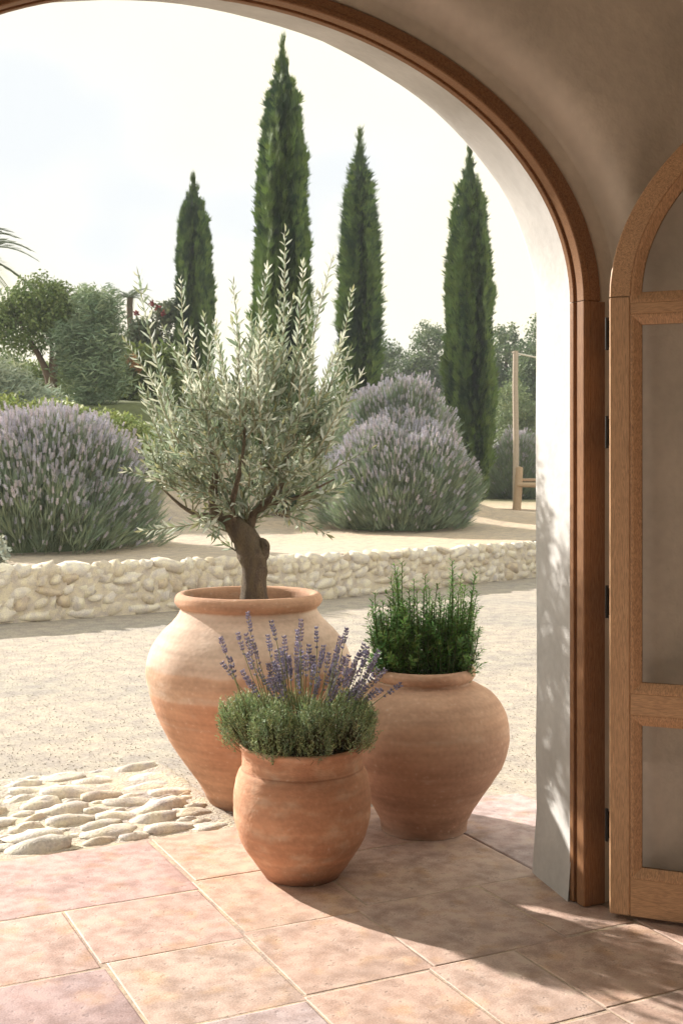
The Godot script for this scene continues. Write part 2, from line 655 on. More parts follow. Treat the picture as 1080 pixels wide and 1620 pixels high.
func build_door() -> void:
	var stain := wood_mat(Color(0.33, 0.205, 0.125), Vector3(9, 0.45, 9), 0.42)
	var stain_head := wood_mat(Color(0.33, 0.205, 0.125), Vector3(3.0, 3.0, 9), 0.42)
	var frame := thing("door_frame", "dark brown wooden arched door frame with stepped rebates set in the white doorway", "door frame", Vector3.ZERO, YAW)
	var profile := [Vector2(0.0, 3.392), Vector2(0.0, 3.374), Vector2(0.0015, 3.3715), Vector2(0.012, 3.3705), Vector2(0.012, 3.357), Vector2(0.004, 3.356), Vector2(0.0025, 3.354), Vector2(0.0025, 3.320), Vector2(0.0065, 3.316), Vector2(0.026, 3.3155), Vector2(0.028, 3.3175), Vector2(0.030, 3.3155), Vector2(0.070, 3.316), Vector2(0.074, 3.320), Vector2(0.074, 3.384)]
	part("arched_head", sweep(profile, 1.223, 0.830, 2.071, true, 1.0, 0.0), stain_head, frame)
	var wide := []
	for p in profile:
		wide.append(Vector2(p.x + (0.020 if p.x > 0.06 else 0.0), p.y))
	part("jamb", sweep(wide, 1.223, 0.830, 2.071, false, 1.0, 2.0695), stain, frame)
	part("jamb", sweep(wide, 1.223, 0.830, 2.071, false, -1.0, 2.0695), stain, frame)

	# the leaf: local x from the hinge to the free edge, y up, +z towards the viewer's side
	var W := 1.20
	var B := 0.82
	var SP := 2.07
	var LEAF := Color(0.70, 0.535, 0.385)
	var vert := wood_mat(LEAF, Vector3(11, 0.5, 11), 0.45)
	var horiz := wood_mat(LEAF * Color(0.97, 0.96, 0.95), Vector3(0.5, 11, 11), 0.45)
	var curved := wood_mat(LEAF * Color(0.96, 0.95, 0.94), Vector3(4, 4, 11), 0.45)
	var bead_mat := wood_mat(LEAF * Color(0.95, 0.92, 0.9), Vector3(6, 1.5, 9), 0.4)
	var door := thing("door_leaf", "open wooden door leaf with arched glazed top and three panes standing against the inner wall", "door", Vector3(0.900, 0.0, -4.026), -0.3963)
	var T := 0.022  # half thickness
	var SW := 0.068
	var arch := func(inset: float, x: float) -> float:
		var a := W - inset
		var k := clampf((W - x) / a, -1.0, 1.0)
		return SP + (B - inset) * sqrt(maxf(0.0, 1.0 - k * k))
	var mb := Mb.new()
	mb.box(Vector3(0.0, 0.014, -T), Vector3(SW, SP - 0.001, T), 0.004)
	part("stile", mb.mesh(), vert, door)
	mb = Mb.new()
	mb.box(Vector3(W - SW, 0.014, -T), Vector3(W, SP + B - SW - 0.002, T), 0.004)
	part("stile", mb.mesh(), vert, door)
	# curved head member
	mb = Mb.new()
	var ring := [Vector2(0.0, -T + 0.004), Vector2(0.0, T - 0.004), Vector2(0.004, T), Vector2(SW - 0.001, T), Vector2(SW, T - 0.001), Vector2(SW, -T), Vector2(0.004, -T)]
	for k in ring.size():
		var p: Vector2 = ring[k]
		var q: Vector2 = ring[(k + 1) % ring.size()]
		var r1 := PackedVector3Array()
		var r2 := PackedVector3Array()
		for i in 33:
			var th := PI - PI / 2.0 * i / 32.0
			r1.append(Vector3(W + (W - p.x) * cos(th), SP + (B - p.x) * sin(th), p.y))
			r2.append(Vector3(W + (W - q.x) * cos(th), SP + (B - q.x) * sin(th), q.y))
		mb.grid([r1, r2])
	part("arched_head", mb.mesh(), curved, door)
	var rails := [[0.014, 0.139], [0.681, 0.752], [2.010, 2.046]]
	for r in rails:
		mb = Mb.new()
		mb.box(Vector3(SW + 0.0006, r[0], -T + 0.001), Vector3(W - SW - 0.0006, r[1], T - 0.001), 0.0025)
		part("rail", mb.mesh(), horiz, door)
	# beads: sloping strips round each pane, on both faces
	var BW := 0.036
	var GD := 0.006  # glass half depth
	for pane in [[0.139, 0.681], [0.752, 2.010]]:
		var x0 := SW + 0.0006
		var x1 := W - SW - 0.0006
		mb = Mb.new()
		for sg in [1.0, -1.0]:
			var prof := [Vector2(0.0, T - 0.003), Vector2(0.004, T - 0.0015), Vector2(0.012, T - 0.003), Vector2(BW - 0.006, GD + 0.004), Vector2(BW, GD)]
			for k in prof.size() - 1:
				var p: Vector2 = prof[k]
				var q: Vector2 = prof[k + 1]
				var lo := Vector2(x0, pane[0])
				var hi := Vector2(x1, pane[1])
				var A := [Vector3(lo.x + p.x, lo.y + p.x, p.y * sg), Vector3(hi.x - p.x, lo.y + p.x, p.y * sg), Vector3(hi.x - p.x, hi.y - p.x, p.y * sg), Vector3(lo.x + p.x, hi.y - p.x, p.y * sg)]
				var C := [Vector3(lo.x + q.x, lo.y + q.x, q.y * sg), Vector3(hi.x - q.x, lo.y + q.x, q.y * sg), Vector3(hi.x - q.x, hi.y - q.x, q.y * sg), Vector3(lo.x + q.x, hi.y - q.x, q.y * sg)]
				for e in 4:
					if sg > 0.0:
						mb.quad(A[e], A[(e + 1) % 4], C[(e + 1) % 4], C[e])
					else:
						mb.quad(A[(e + 1) % 4], A[e], C[e], C[(e + 1) % 4])
		part("bead", mb.mesh(), bead_mat, door)
	# bead of the arched pane
	mb = Mb.new()
	for sg in [1.0, -1.0]:
		var prof := [Vector2(0.0, T - 0.003), Vector2(0.004, T - 0.0015), Vector2(0.012, T - 0.003), Vector2(BW - 0.006, GD + 0.004), Vector2(BW, GD)]
		var rows := []
		for p in prof:
			var row := PackedVector3Array()
			var a: float = W - SW - p.x
			var b: float = B - SW - p.x
			# bottom edge, then up the curve and down the free-edge stile
			var y0: float = 2.046 + p.x
			row.append(Vector3(W - SW - p.x, y0, p.y * sg))
			row.append(Vector3(W - a, y0, p.y * sg))
			for i in 33:
				var th := PI - PI / 2.0 * i / 32.0
				row.append(Vector3(minf(W + a * cos(th), W - SW - p.x), maxf(SP + b * sin(th), y0), p.y * sg))
			row.append(Vector3(W - SW - p.x, y0, p.y * sg))
			if sg > 0.0:
				row.reverse()
			rows.append(row)
		for k in rows.size() - 1:
			for j in rows[k].size() - 1:
				mb.quad(rows[k][j], rows[k][j + 1], rows[k + 1][j + 1], rows[k + 1][j])
	part("bead", mb.mesh(), bead_mat, door)
	# panes
	var glass := StandardMaterial3D.new()
	glass.transparency = BaseMaterial3D.TRANSPARENCY_ALPHA
	glass.albedo_color = Color(0.82, 0.86, 0.84, 0.10)
	glass.roughness = 0.03
	for pane in [[0.170, 0.650], [0.783, 1.979]]:
		mb = Mb.new()
		mb.quad(Vector3(SW + 0.03, pane[0], 0), Vector3(W - SW - 0.03, pane[0], 0), Vector3(W - SW - 0.03, pane[1], 0), Vector3(SW + 0.03, pane[1], 0))
		part("glass_pane", mb.mesh(), glass, door)
	mb = Mb.new()
	for i in 32:
		var x0: float = lerpf(SW + 0.03, W - SW - 0.03, i / 32.0)
		var x1: float = lerpf(SW + 0.03, W - SW - 0.03, (i + 1) / 32.0)
		mb.quad(Vector3(x0, 2.076, 0), Vector3(x1, 2.076, 0), Vector3(x1, maxf(2.0765, arch.call(SW + 0.03, x1)), 0), Vector3(x0, maxf(2.0765, arch.call(SW + 0.03, x0)), 0))
	part("glass_pane", mb.mesh(), glass, door)
	# hinges: black knuckles in the gap beside the frame
	var iron := plain(Color(0.02, 0.018, 0.016), 0.5)
	iron.metallic = 0.6
	for y in [0.30, 1.05, 1.62, 1.95]:
		mb = Mb.new()
		mb.tube([Vector3(-0.012, y - 0.055, -0.004), Vector3(-0.012, y - 0.0545, -0.004), Vector3(-0.012, y + 0.0545, -0.004), Vector3(-0.012, y + 0.055, -0.004)], [0.002, 0.0062, 0.0062, 0.002], 12)
		mb.box(Vector3(-0.010, y - 0.045, -0.010), Vector3(-0.0005, y + 0.045, -0.008), 0.0008)
		part("hinge", mb.mesh(), iron, door)


# ------------------------------------------------------------------ pots
func spline(pts: Array, per := 6) -> Array:
	var out := []
	for i in pts.size() - 1:
		var p0: Vector2 = pts[maxi(i - 1, 0)]
		var p1: Vector2 = pts[i]
		var p2: Vector2 = pts[i + 1]
		var p3: Vector2 = pts[mini(i + 2, pts.size() - 1)]
		for k in per:
			out.append(p1.cubic_interpolate(p2, p0, p3, float(k) / per))
	out.append(pts[-1])
	return out


func lathe_rows(prof: Array, sd: int, wob: float, marks: float) -> Array:
	var f := noise(sd, 0.8, 2)
	var g := noise(sd + 1, 22.0, 2)
	var rows := []
	var sides := 96
	for p in prof:
		var row := PackedVector3Array()
		for j in sides + 1:
			var th := TAU * (j % sides) / sides
			var d := Vector3(cos(th), 0, -sin(th))
			var k: float = 1.0 + wob * f.get_noise_3d(d.x, p.y * 2.0, d.z)
			var r: float = p.x * k + (marks * g.get_noise_3d(d.x * 0.06, p.y, d.z * 0.06) if p.x > 0.05 else 0.0)
			row.append(d * r + Vector3(0, p.y + 0.004 * wob * 40.0 * f.get_noise_3d(d.x, 7.0, d.z) * clampf(p.y, 0.0, 0.4), 0))
		rows.append(row)
	return rows


func clay_map(prof: Array, sd: int, base: Color, zones: Callable) -> ImageTexture:
	var w := 512
	var h := 512
	var data := PackedByteArray()
	data.resize(w * h * 3)
	var blot := noise(sd, 1.1, 4)
	var streak := noise(sd + 1, 1.0, 3)
	var bloom := noise(sd + 2, 2.2, 5)
	var grit := noise(sd + 3, 40.0, 2)
	for y in h:
		var fy := float(y) / (h - 1) * (prof.size() - 1)
		var i := mini(int(fy), prof.size() - 2)
		var p: Vector2 = prof[i].lerp(prof[i + 1], fy - i)
		var line := streak.get_noise_2d(p.y * 34.0, 5.0) * 0.07 + streak.get_noise_2d(p.y * 9.0, 1.0) * 0.06
		for x in w:
			var th := TAU * x / w
			var cx := cos(th) * p.x
			var cz := -sin(th) * p.x
			var a := blot.get_noise_3d(cx * 3.0, p.y * 5.0, cz * 3.0)
			var s := streak.get_noise_3d(cx * 2.5, p.y * 26.0, cz * 2.5)
			var b := bloom.get_noise_3d(cx * 3.2, p.y * 7.0, cz * 3.2)
			var g := grit.get_noise_3d(cx, p.y, cz)
			var z: Array = zones.call(p.y, b, a)  # colour, white bloom 0..1
			var c: Color = z[0]
			var k := 1.0 + 0.20 * a + 0.15 * s + line * 1.25 + 0.12 * g
			var white: float = clampf(z[1] + clampf((g - 0.55) * 2.2, 0.0, 0.5) + clampf(b - 0.30, 0.0, 1.0) * clampf(s * 2.0, 0.0, 1.0) * 0.8, 0.0, 1.0)
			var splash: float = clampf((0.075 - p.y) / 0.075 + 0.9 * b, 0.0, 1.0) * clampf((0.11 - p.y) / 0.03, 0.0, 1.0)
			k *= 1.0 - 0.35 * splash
			var o := (y * w + x) * 3
			data[o] = s8(lerpf(c.r * k, 0.62, white))
			data[o + 1] = s8(lerpf(c.g * k * (1.0 + 0.05 * a), 0.50, white))
			data[o + 2] = s8(lerpf(c.b * k * (1.0 + 0.08 * a), 0.41, white))
	return tex_of(w, data, Image.FORMAT_RGB8)


func make_pot(label: String, at: Vector3, turn: float, pts: Array, sd: int, base: Color, zones: Callable, soil_y: float, soil_r: float, wob := 0.012) -> Node3D:
	var pot := thing("terracotta_pot", label, "pot", at, turn, "terracotta pots in the doorway")
	var prof := spline(pts, 7)
	var mb := Mb.new()
	mb.grid(lathe_rows(prof, sd, wob, 0.0020), true)
	var m := plain(Color.WHITE, 0.88)
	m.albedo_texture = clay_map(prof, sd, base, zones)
	relief(m, clay_bump, 0.22)
	m.texture_repeat = true
	part("body", mb.mesh(), m, pot)
	var soil := Mb.new()
	var f := noise(sd + 9, 9.0, 3)
	var rows := []
	for i in 9:
		var row := PackedVector3Array()
		for j in 33:
			var th := TAU * (j % 32) / 32.0
			var r := soil_r * (1.0 - i / 8.0)
			row.append(Vector3(cos(th) * r, soil_y + 0.02 * f.get_noise_2d(cos(th) * r * 4.0, sin(th) * r * 4.0) + 0.012 * i / 8.0, -sin(th) * r))
		rows.append(row)
	soil.grid(rows)
	var sm := plain(Color(0.045, 0.030, 0.020), 0.95)
	sm.albedo_texture = stone_col
	triplanar(sm, Vector3(6, 6, 6), false)
	relief(sm, stone_bump, 1.2)
	part("soil", soil.mesh(), sm, pot)
	return pot


const OLIVE_POT := Vector3(-0.418, -0.012, -5.44)
const LAVENDER_POT := Vector3(-0.145, 0.001, -4.432)
const ROSEMARY_POT := Vector3(0.342, 0.001, -5.0)


func build_pots() -> void:
	# olive jar
	var pts := [Vector2(0.0, 0.003), Vector2(0.10, 0.002), Vector2(0.168, 0.0), Vector2(0.184, 0.014), Vector2(0.228, 0.098), Vector2(0.291, 0.190), Vector2(0.364, 0.305), Vector2(0.418, 0.415), Vector2(0.449, 0.512), Vector2(0.463, 0.595), Vector2(0.446, 0.69), Vector2(0.400, 0.762), Vector2(0.345, 0.818), Vector2(0.315, 0.856), Vector2(0.308, 0.880), Vector2(0.322, 0.892), Vector2(0.333, 0.912), Vector2(0.327, 0.936), Vector2(0.307, 0.948), Vector2(0.288, 0.940), Vector2(0.281, 0.915), Vector2(0.283, 0.87), Vector2(0.300, 0.82), Vector2(0.32, 0.78)]
	var low := Color(0.475, 0.260, 0.160)
	var mid := Color(0.49, 0.315, 0.215)
	var top := Color(0.56, 0.42, 0.33)
	make_pot("tallest terracotta jar, wide shouldered with a chalky upper half, holding the olive tree", OLIVE_POT, 0.6, pts, 51, low, func(y: float, b: float, a: float) -> Array:
		var e := 0.012 * a
		var c := low.lerp(mid, smoothstep(0.510, 0.522, y + e)).lerp(top, smoothstep(0.622, 0.640, y + e))
		c = c.lerp(low.lerp(mid, 0.5), smoothstep(0.868, 0.884, y))
		var ring := exp(-pow((y - 0.535) / 0.022, 2.0)) * 0.55 + exp(-pow((y - 0.868) / 0.011, 2.0)) * 0.75 + exp(-pow((y - 0.40) / 0.006, 2.0)) * 0.30
		return [c, clampf(ring * (0.55 + 1.3 * b) + clampf(b - 0.34, 0.0, 1.0) * (1.1 if y > 0.5 else 0.35), 0.0, 0.8)], 0.80, 0.305, 0.016)
	# small pot in front
	pts = [Vector2(0.0, 0.002), Vector2(0.09, 0.001), Vector2(0.134, 0.0), Vector2(0.143, 0.010), Vector2(0.180, 0.060), Vector2(0.225, 0.130), Vector2(0.247, 0.200), Vector2(0.253, 0.270), Vector2(0.247, 0.340), Vector2(0.236, 0.382), Vector2(0.226, 0.396), Vector2(0.2225, 0.404), Vector2(0.221, 0.430), Vector2(0.224, 0.458), Vector2(0.231, 0.474), Vector2(0.230, 0.482), Vector2(0.222, 0.486), Vector2(0.211, 0.480), Vector2(0.205, 0.460), Vector2(0.205, 0.42), Vector2(0.21, 0.38)]
	var clay := Color(0.53, 0.285, 0.175)
	make_pot("smallest round terracotta pot at the front, planted with flowering lavender", LAVENDER_POT, 2.1, pts, 61, clay, func(y: float, b: float, a: float) -> Array:
		var c := clay.lerp(Color(0.58, 0.355, 0.235), smoothstep(-0.1, 0.5, b))
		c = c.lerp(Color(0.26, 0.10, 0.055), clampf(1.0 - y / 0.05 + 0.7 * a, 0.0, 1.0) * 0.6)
		c = c.lerp(Color(0.36, 0.17, 0.10), exp(-pow((y - 0.398 - 0.004 * a) / 0.0028, 2.0)) * 0.75)
		return [c, clampf(b - 0.36, 0.0, 1.0) * 0.8], 0.43, 0.206, 0.014)
	# right hand jar
	pts = [Vector2(0.0, 0.002), Vector2(0.10, 0.001), Vector2(0.172, 0.0), Vector2(0.178, 0.008), Vector2(0.183, 0.04), Vector2(0.200, 0.074), Vector2(0.245, 0.145), Vector2(0.298, 0.222), Vector2(0.338, 0.298), Vector2(0.354, 0.392), Vector2(0.340, 0.482), Vector2(0.297, 0.553), Vector2(0.235, 0.594), Vector2(0.204, 0.609), Vector2(0.198, 0.618), Vector2(0.209, 0.630), Vector2(0.216, 0.648), Vector2(0.212, 0.665), Vector2(0.200, 0.672), Vector2(0.188, 0.666), Vector2(0.183, 0.64), Vector2(0.19, 0.60), Vector2(0.20, 0.57)]
	var brown := Color(0.49, 0.295, 0.205)
	make_pot("brownish terracotta jar with a thick rolled rim beside the white jamb, planted with rosemary", ROSEMARY_POT, 4.0, pts, 71, brown, func(y: float, b: float, a: float) -> Array:
		var c := brown.lerp(Color(0.54, 0.34, 0.235), smoothstep(0.30, 0.5, y + 0.08 * b))
		var ring := exp(-pow((y - 0.617) / 0.005, 2.0)) * 0.7 + exp(-pow((y - 0.425 - 0.02 * a) / 0.010, 2.0)) * 0.22 + exp(-pow((y - 0.005) / 0.01, 2.0)) * 0.3
		return [c, clampf(ring * (0.45 + 1.5 * b) + clampf(b - 0.45, 0.0, 1.0) * 0.6, 0.0, 0.8)], 0.625, 0.186, 0.012)


# ------------------------------------------------------------------ leaves
func blade(l: float, w: float, fold := 0.25, curl := 0.1) -> ArrayMesh:
	# a lance-shaped leaf along +y, folded at its midrib
	var mb := Mb.new()
	var q := [Vector3(0, 0, 0), Vector3(0, l * 0.5, curl * l * 0.3), Vector3(0, l, -curl * l)]
	var s := [Vector3(w * 0.42, l * 0.28, w * fold), Vector3(w * 0.5, l * 0.62, w * fold)]
	for sg in [1.0, -1.0]:
		var a := Vector3(s[0].x * sg, s[0].y, s[0].z)
		var b := Vector3(s[1].x * sg, s[1].y, s[1].z)
		if sg > 0:
			mb.tri(q[0], a, q[1])
			mb.tri(a, b, q[1])
			mb.tri(q[1], b, q[2])
		else:
			mb.tri(q[0], q[1], a)
			mb.tri(a, q[1], b)
			mb.tri(q[1], q[2], b)
	return mb.mesh()


func needle_into(mb: Mb, at: Vector3, dir: Vector3, l: float, w: float, up: Vector3) -> void:
	var side := dir.cross(up)
	if side.length() < 0.05:
		side = dir.cross(Vector3.RIGHT)
	side = side.normalized() * w * 0.5
	var m := at + dir * l * 0.5 + up * l * 0.03
	mb.tri(at, m + side, m - side)
	mb.tri(m - side, m + side, at + dir * l)


func build_olive() -> void:
	var base := OLIVE_POT + Vector3(0.026, 0.0, 0.0)
	var tree := thing("olive_tree", "small silvery olive tree with a crooked trunk growing in the tallest jar", "olive tree", base)
	var Y := 0.925  # the picture's measurements start at the rim
	var bark := plain(Color(0.25, 0.205, 0.155), 0.95)
	bark.albedo_texture = stone_col
	triplanar(bark, Vector3(7, 2.2, 7), false)
	relief(bark, stone_bump, 2.2)
	var mb := Mb.new()
	var tp := [Vector3(0.0, 0.80, 0), Vector3(0.003, 0.86, 0), Vector3(0.0, 0.93, 0), Vector3(-0.004, 1.0, 0.0), Vector3(-0.003, 1.06, 0.0), Vector3(-0.010, 1.11, 0.0), Vector3(-0.030, 1.165, 0), Vector3(-0.060, 1.215, 0.01), Vector3(-0.092, 1.255, 0.015), Vector3(-0.135, 1.275, 0.02), Vector3(-0.168, 1.300, 0.02), Vector3(-0.184, 1.35, 0.02), Vector3(-0.186, 1.42, 0.03), Vector3(-0.175, 1.50, 0.03), Vector3(-0.195, 1.60, 0.02), Vector3(-0.2, 1.72, 0.0)]
	mb.tube(smooth_path(tp, 3), smooth_list([0.090, 0.075, 0.062, 0.056, 0.057, 0.063, 0.064, 0.056, 0.047, 0.035, 0.029, 0.024, 0.019, 0.015, 0.011, 0.005], 3), 14, 0.07)
	# the swollen pruning knob on its right side
	mb.tube(smooth_path([Vector3(-0.005, 1.06, 0.0), Vector3(0.025, 1.115, 0.005), Vector3(0.043, 1.15, 0.005), Vector3(0.038, 1.175, 0.005), Vector3(0.010, 1.19, 0.005)], 3), smooth_list([0.03, 0.036, 0.030, 0.020, 0.004], 3), 10, 0.09)
	part("trunk", mb.mesh(), bark, tree)
	var limbs := [
		[[Vector3(-0.045, 1.18, 0), Vector3(-0.03, 1.25, 0.0), Vector3(-0.005, 1.305, 0.0), Vector3(0.04, 1.34, 0.01), Vector3(0.085, 1.385, 0.02), Vector3(0.125, 1.45, 0.0), Vector3(0.15, 1.56, -0.03), Vector3(0.17, 1.72, -0.04)], [0.040, 0.030, 0.024, 0.021, 0.018, 0.014, 0.009, 0.004]],
		[[Vector3(-0.09, 1.25, 0.01), Vector3(-0.10, 1.33, 0.10), Vector3(-0.07, 1.43, 0.16), Vector3(-0.04, 1.56, 0.18), Vector3(-0.03, 1.72, 0.16)], [0.024, 0.017, 0.012, 0.008, 0.004]],
		[[Vector3(-0.10, 1.26, 0.0), Vector3(-0.06, 1.36, -0.10), Vector3(-0.02, 1.5, -0.18), Vector3(0.03, 1.7, -0.2)], [0.024, 0.016, 0.010, 0.004]],
		[[Vector3(-0.16, 1.29, 0.02), Vector3(-0.25, 1.30, 0.03), Vector3(-0.33, 1.34, 0.02), Vector3(-0.42, 1.42, 0.0)], [0.020, 0.012, 0.008, 0.003]],
		[[Vector3(0.05, 1.345, 0.01), Vector3(0.14, 1.36, 0.03), Vector3(0.24, 1.40, 0.03), Vector3(0.36, 1.46, 0.02)], [0.016, 0.010, 0.007, 0.003]],
	]
	for l in limbs:
		mb = Mb.new()
		mb.tube(smooth_path(l[0], 3), smooth_list(l[1], 3), 9, 0.06)
		part("branch", mb.mesh(), bark, tree)
	var anchors := []
	for l in limbs:
		anchors.append_array(smooth_path(l[0], 3).slice(4))
	anchors.append_array(smooth_path(tp, 3).slice(31))

	var shoots := [[0.106, 0.874, 0.135, 1.662], [0.149, 0.874, 0.221, 1.476], [0.221, 0.874, 0.358, 1.527], [0.264, 0.759, 0.438, 1.367], [0.049, 0.874, 0.063, 1.470], [-0.089, 0.874, -0.100, 1.418], [-0.266, 0.845, -0.318, 1.404], [-0.338, 0.759, -0.519, 1.447], [-0.195, 0.874, -0.166, 1.218], [-0.352, 0.817, -0.567, 1.146], [0.192, 0.444, 0.521, 0.668], [0.106, 0.387, 0.321, 0.295], [-0.238, 0.444, -0.547, 0.573], [-0.266, 0.530, -0.510, 0.716], [-0.209, 0.344, -0.490, 0.307], [0.278, 0.731, 0.427, 1.103], [-0.009, 0.874, -0.014, 1.246], [0.163, 0.931, 0.278, 1.347], [-0.152, 0.874, -0.238, 1.275], [-0.295, 0.845, -0.424, 1.218], [0.221, 0.702, 0.378, 0.931], [0.106, 0.874, 0.169, 1.361], [-0.295, 0.645, -0.481, 0.931], [0.020, 0.874, 0.106, 1.361]]
	var twigs := []  # [start, end, bow, leaf size, spacing]
	for s in shoots:
		var z := rr(-0.10, 0.18)
		var bow := Vector3(rr(-0.03, 0.03), rr(-0.01, 0.02), rr(-0.04, 0.04))
		twigs.append([Vector3(s[0], s[1] + Y, z * 0.6), Vector3(s[2], s[3] + Y, z), bow, rr(0.058, 0.074), 0.022])
		# connect it back to the wood
		twigs.append([nearest(anchors, Vector3(s[0], s[1] + Y - 0.2, z * 0.6)), Vector3(s[0], s[1] + Y, z * 0.6), bow, 0.05, 0.026])
	rng.seed = 505
	var gaps := noise(515, 3.4, 2)
	var made := 0
	while made < 300:
		# points of a crown wider at two thirds of its height, thinner below
		var p := Vector3(rr(-0.57, 0.50), rr(0.22, 1.24), rr(-0.42, 0.42))
		var c := Vector3(-0.045, 0.70, 0.0)
		var half_w := 0.54 if p.y < 0.75 else 0.54 - 0.26 * (p.y - 0.75) / 0.5
		var e := Vector3((p.x - c.x) / half_w, (p.y - c.y) / (0.44 if p.y < c.y else 0.56), p.z / 0.40)
		if e.length() > 1.0 or e.length() < 0.35:
			continue
		if gaps.get_noise_3dv(p) < -0.02:
			continue
		if p.y < 0.41 and absf(p.x + 0.02) < 0.15 and p.z > -0.2:
			continue
		var end := Vector3(p.x, p.y + Y, p.z)
		var out := Vector3(e.x, maxf(e.y, -0.5) + 0.75, e.z).normalized()
		var l := rr(0.13, 0.26)
		var start := end - out * l
		if rng.randf() < 0.35:
			start = nearest(anchors, end).lerp(end, rr(0.1, 0.5))
		twigs.append([start, end, Vector3(rr(-0.03, 0.03), rr(-0.02, 0.02), rr(-0.03, 0.03)), rr(0.056, 0.088), rr(0.021, 0.027)])
		made += 1
	# upright growth along the top and sides of the crown
	for i in 46:
		var x := rr(-0.46, 0.40)
		var z := rr(-0.30, 0.34)
		var y0 := rr(0.70, 1.02) - 0.25 * absf(x)
		twigs.append([Vector3(x * 0.85, y0 + Y - 0.05, z), Vector3(x * 1.12 + rr(-0.03, 0.05), y0 + Y + rr(0.18, 0.34), z * 1.1), Vector3(rr(-0.02, 0.02), 0, rr(-0.02, 0.02)), rr(0.050, 0.068), 0.021])
	var tw := Mb.new()
	var trs := []
	var cols := []
	var meshes := [blade(1.0, 0.21, 0.3, 0.06), blade(1.0, 0.25, 0.2, 0.16), blade(1.0, 0.18, 0.35, -0.05)]
	for t in twigs:
		var a: Vector3 = t[0]
		var b: Vector3 = t[1]
		var path := []
		for i in 6:
			var k := i / 5.0
			path.append(a.lerp(b, k) + t[2] * sin(k * PI))
		var L := a.distance_to(b)
		tw.col = tint(Color(0.27, 0.26, 0.17), 0.15)
		tw.tube(path, [0.0042, 0.0036, 0.003, 0.0024, 0.0018, 0.001], 4)
		var steps := int(L / t[4])
		var ang := rr(0, TAU)
		for i in range(1, steps + 1):
			var k := float(i) / steps
			var at: Vector3 = a.lerp(b, k) + t[2] * sin(k * PI)
			var dir: Vector3 = (b - a).normalized() + t[2] * 3.0 * cos(k * PI)
			dir = dir.normalized()
			ang += PI / 2 + rr(-0.4, 0.4)
			var s1 := dir.cross(Vector3(0.3, 0.1, 1.0)).normalized()
			var s2 := dir.cross(s1)
			for sg in [0.0, PI]:
				var o := s1 * cos(ang + sg) + s2 * sin(ang + sg)
				var ld: Vector3 = (dir * rr(0.7, 1.2) + o * rr(0.55, 1.0) + Vector3(0, rr(-0.1, 0.15), 0)).normalized()
				var sz: float = t[3] * rr(0.7, 1.15) * (1.0 - 0.35 * k * k)
				trs.append(Transform3D(aim(ld, rr(0, TAU)).scaled_local(Vector3(sz, sz, sz)), at))
				var back := rng.randf() < 0.42
				cols.append(tint(Color(0.52, 0.56, 0.51), 0.16, 0.05) if back else tint(Color(0.270, 0.330, 0.245), 0.30, 0.08))
		# terminal leaves
		trs.append(Transform3D(aim((b - a).normalized(), rr(0, TAU)).scaled_local(Vector3.ONE * t[3] * 0.7), b))
		cols.append(tint(Color(0.36, 0.37, 0.23), 0.15, 0.05))
	var wood := plain(Color.WHITE, 0.9)
	wood.vertex_color_use_as_albedo = true
	part("twig_growth", tw.mesh(), wood, tree, Vector3.ZERO, true)
	var leaf_mat := leafy(0.5, 0.6)
	# the leaves nearest the viewer and on the long shoots one by one
	var order := range(trs.size())
	order.sort_custom(func(i, j): return trs[i].origin.z + 0.35 * trs[i].origin.y > trs[j].origin.z + 0.35 * trs[j].origin.y)
	var rest := {}
	for v in 3:
		rest[v] = [[], []]
	var singles := []
	for v in 9:
		var m := leafy(0.5, 0.6)
		m.vertex_color_use_as_albedo = false
		m.albedo_color = (tint(Color(0.52, 0.56, 0.51), 0.14, 0.05) if v % 9 < 4 else tint(Color(0.270, 0.330, 0.245), 0.28, 0.08)).linear_to_srgb()
		singles.append(m)
	for r in order.size():
		var i: int = order[r]
		if r < 300:
			quick("leaf", r, meshes[r % 3], singles[r % 9], tree, trs[i])
		else:
			rest[i % 3][0].append(trs[i])
			rest[i % 3][1].append(cols[i])
	for v in 3:
		many("foliage" if v == 0 else "foliage_%03d" % v, meshes[v], leaf_mat, tree, rest[v][0], rest[v][1])


func nearest(pts: Array, p: Vector3) -> Vector3:
	var best: Vector3 = pts[0]
	for q in pts:
		if q.distance_squared_to(p) < best.distance_squared_to(p):
			best = q
	return best


func smooth_path(pts: Array, per: int) -> Array:
	var out := []
	for i in pts.size() - 1:
		var p0: Vector3 = pts[maxi(i - 1, 0)]
		var p1: Vector3 = pts[i]
		var p2: Vector3 = pts[i + 1]
		var p3: Vector3 = pts[mini(i + 2, pts.size() - 1)]
		for k in per:
			out.append(p1.cubic_interpolate(p2, p0, p3, float(k) / per))
	out.append(pts[-1])
	return out


func smooth_list(v: Array, per: int) -> Array:
	var out := []
	for i in v.size() - 1:
		for k in per:
			out.append(lerpf(v[i], v[i + 1], float(k) / per))
	out.append(v[-1])
	return out


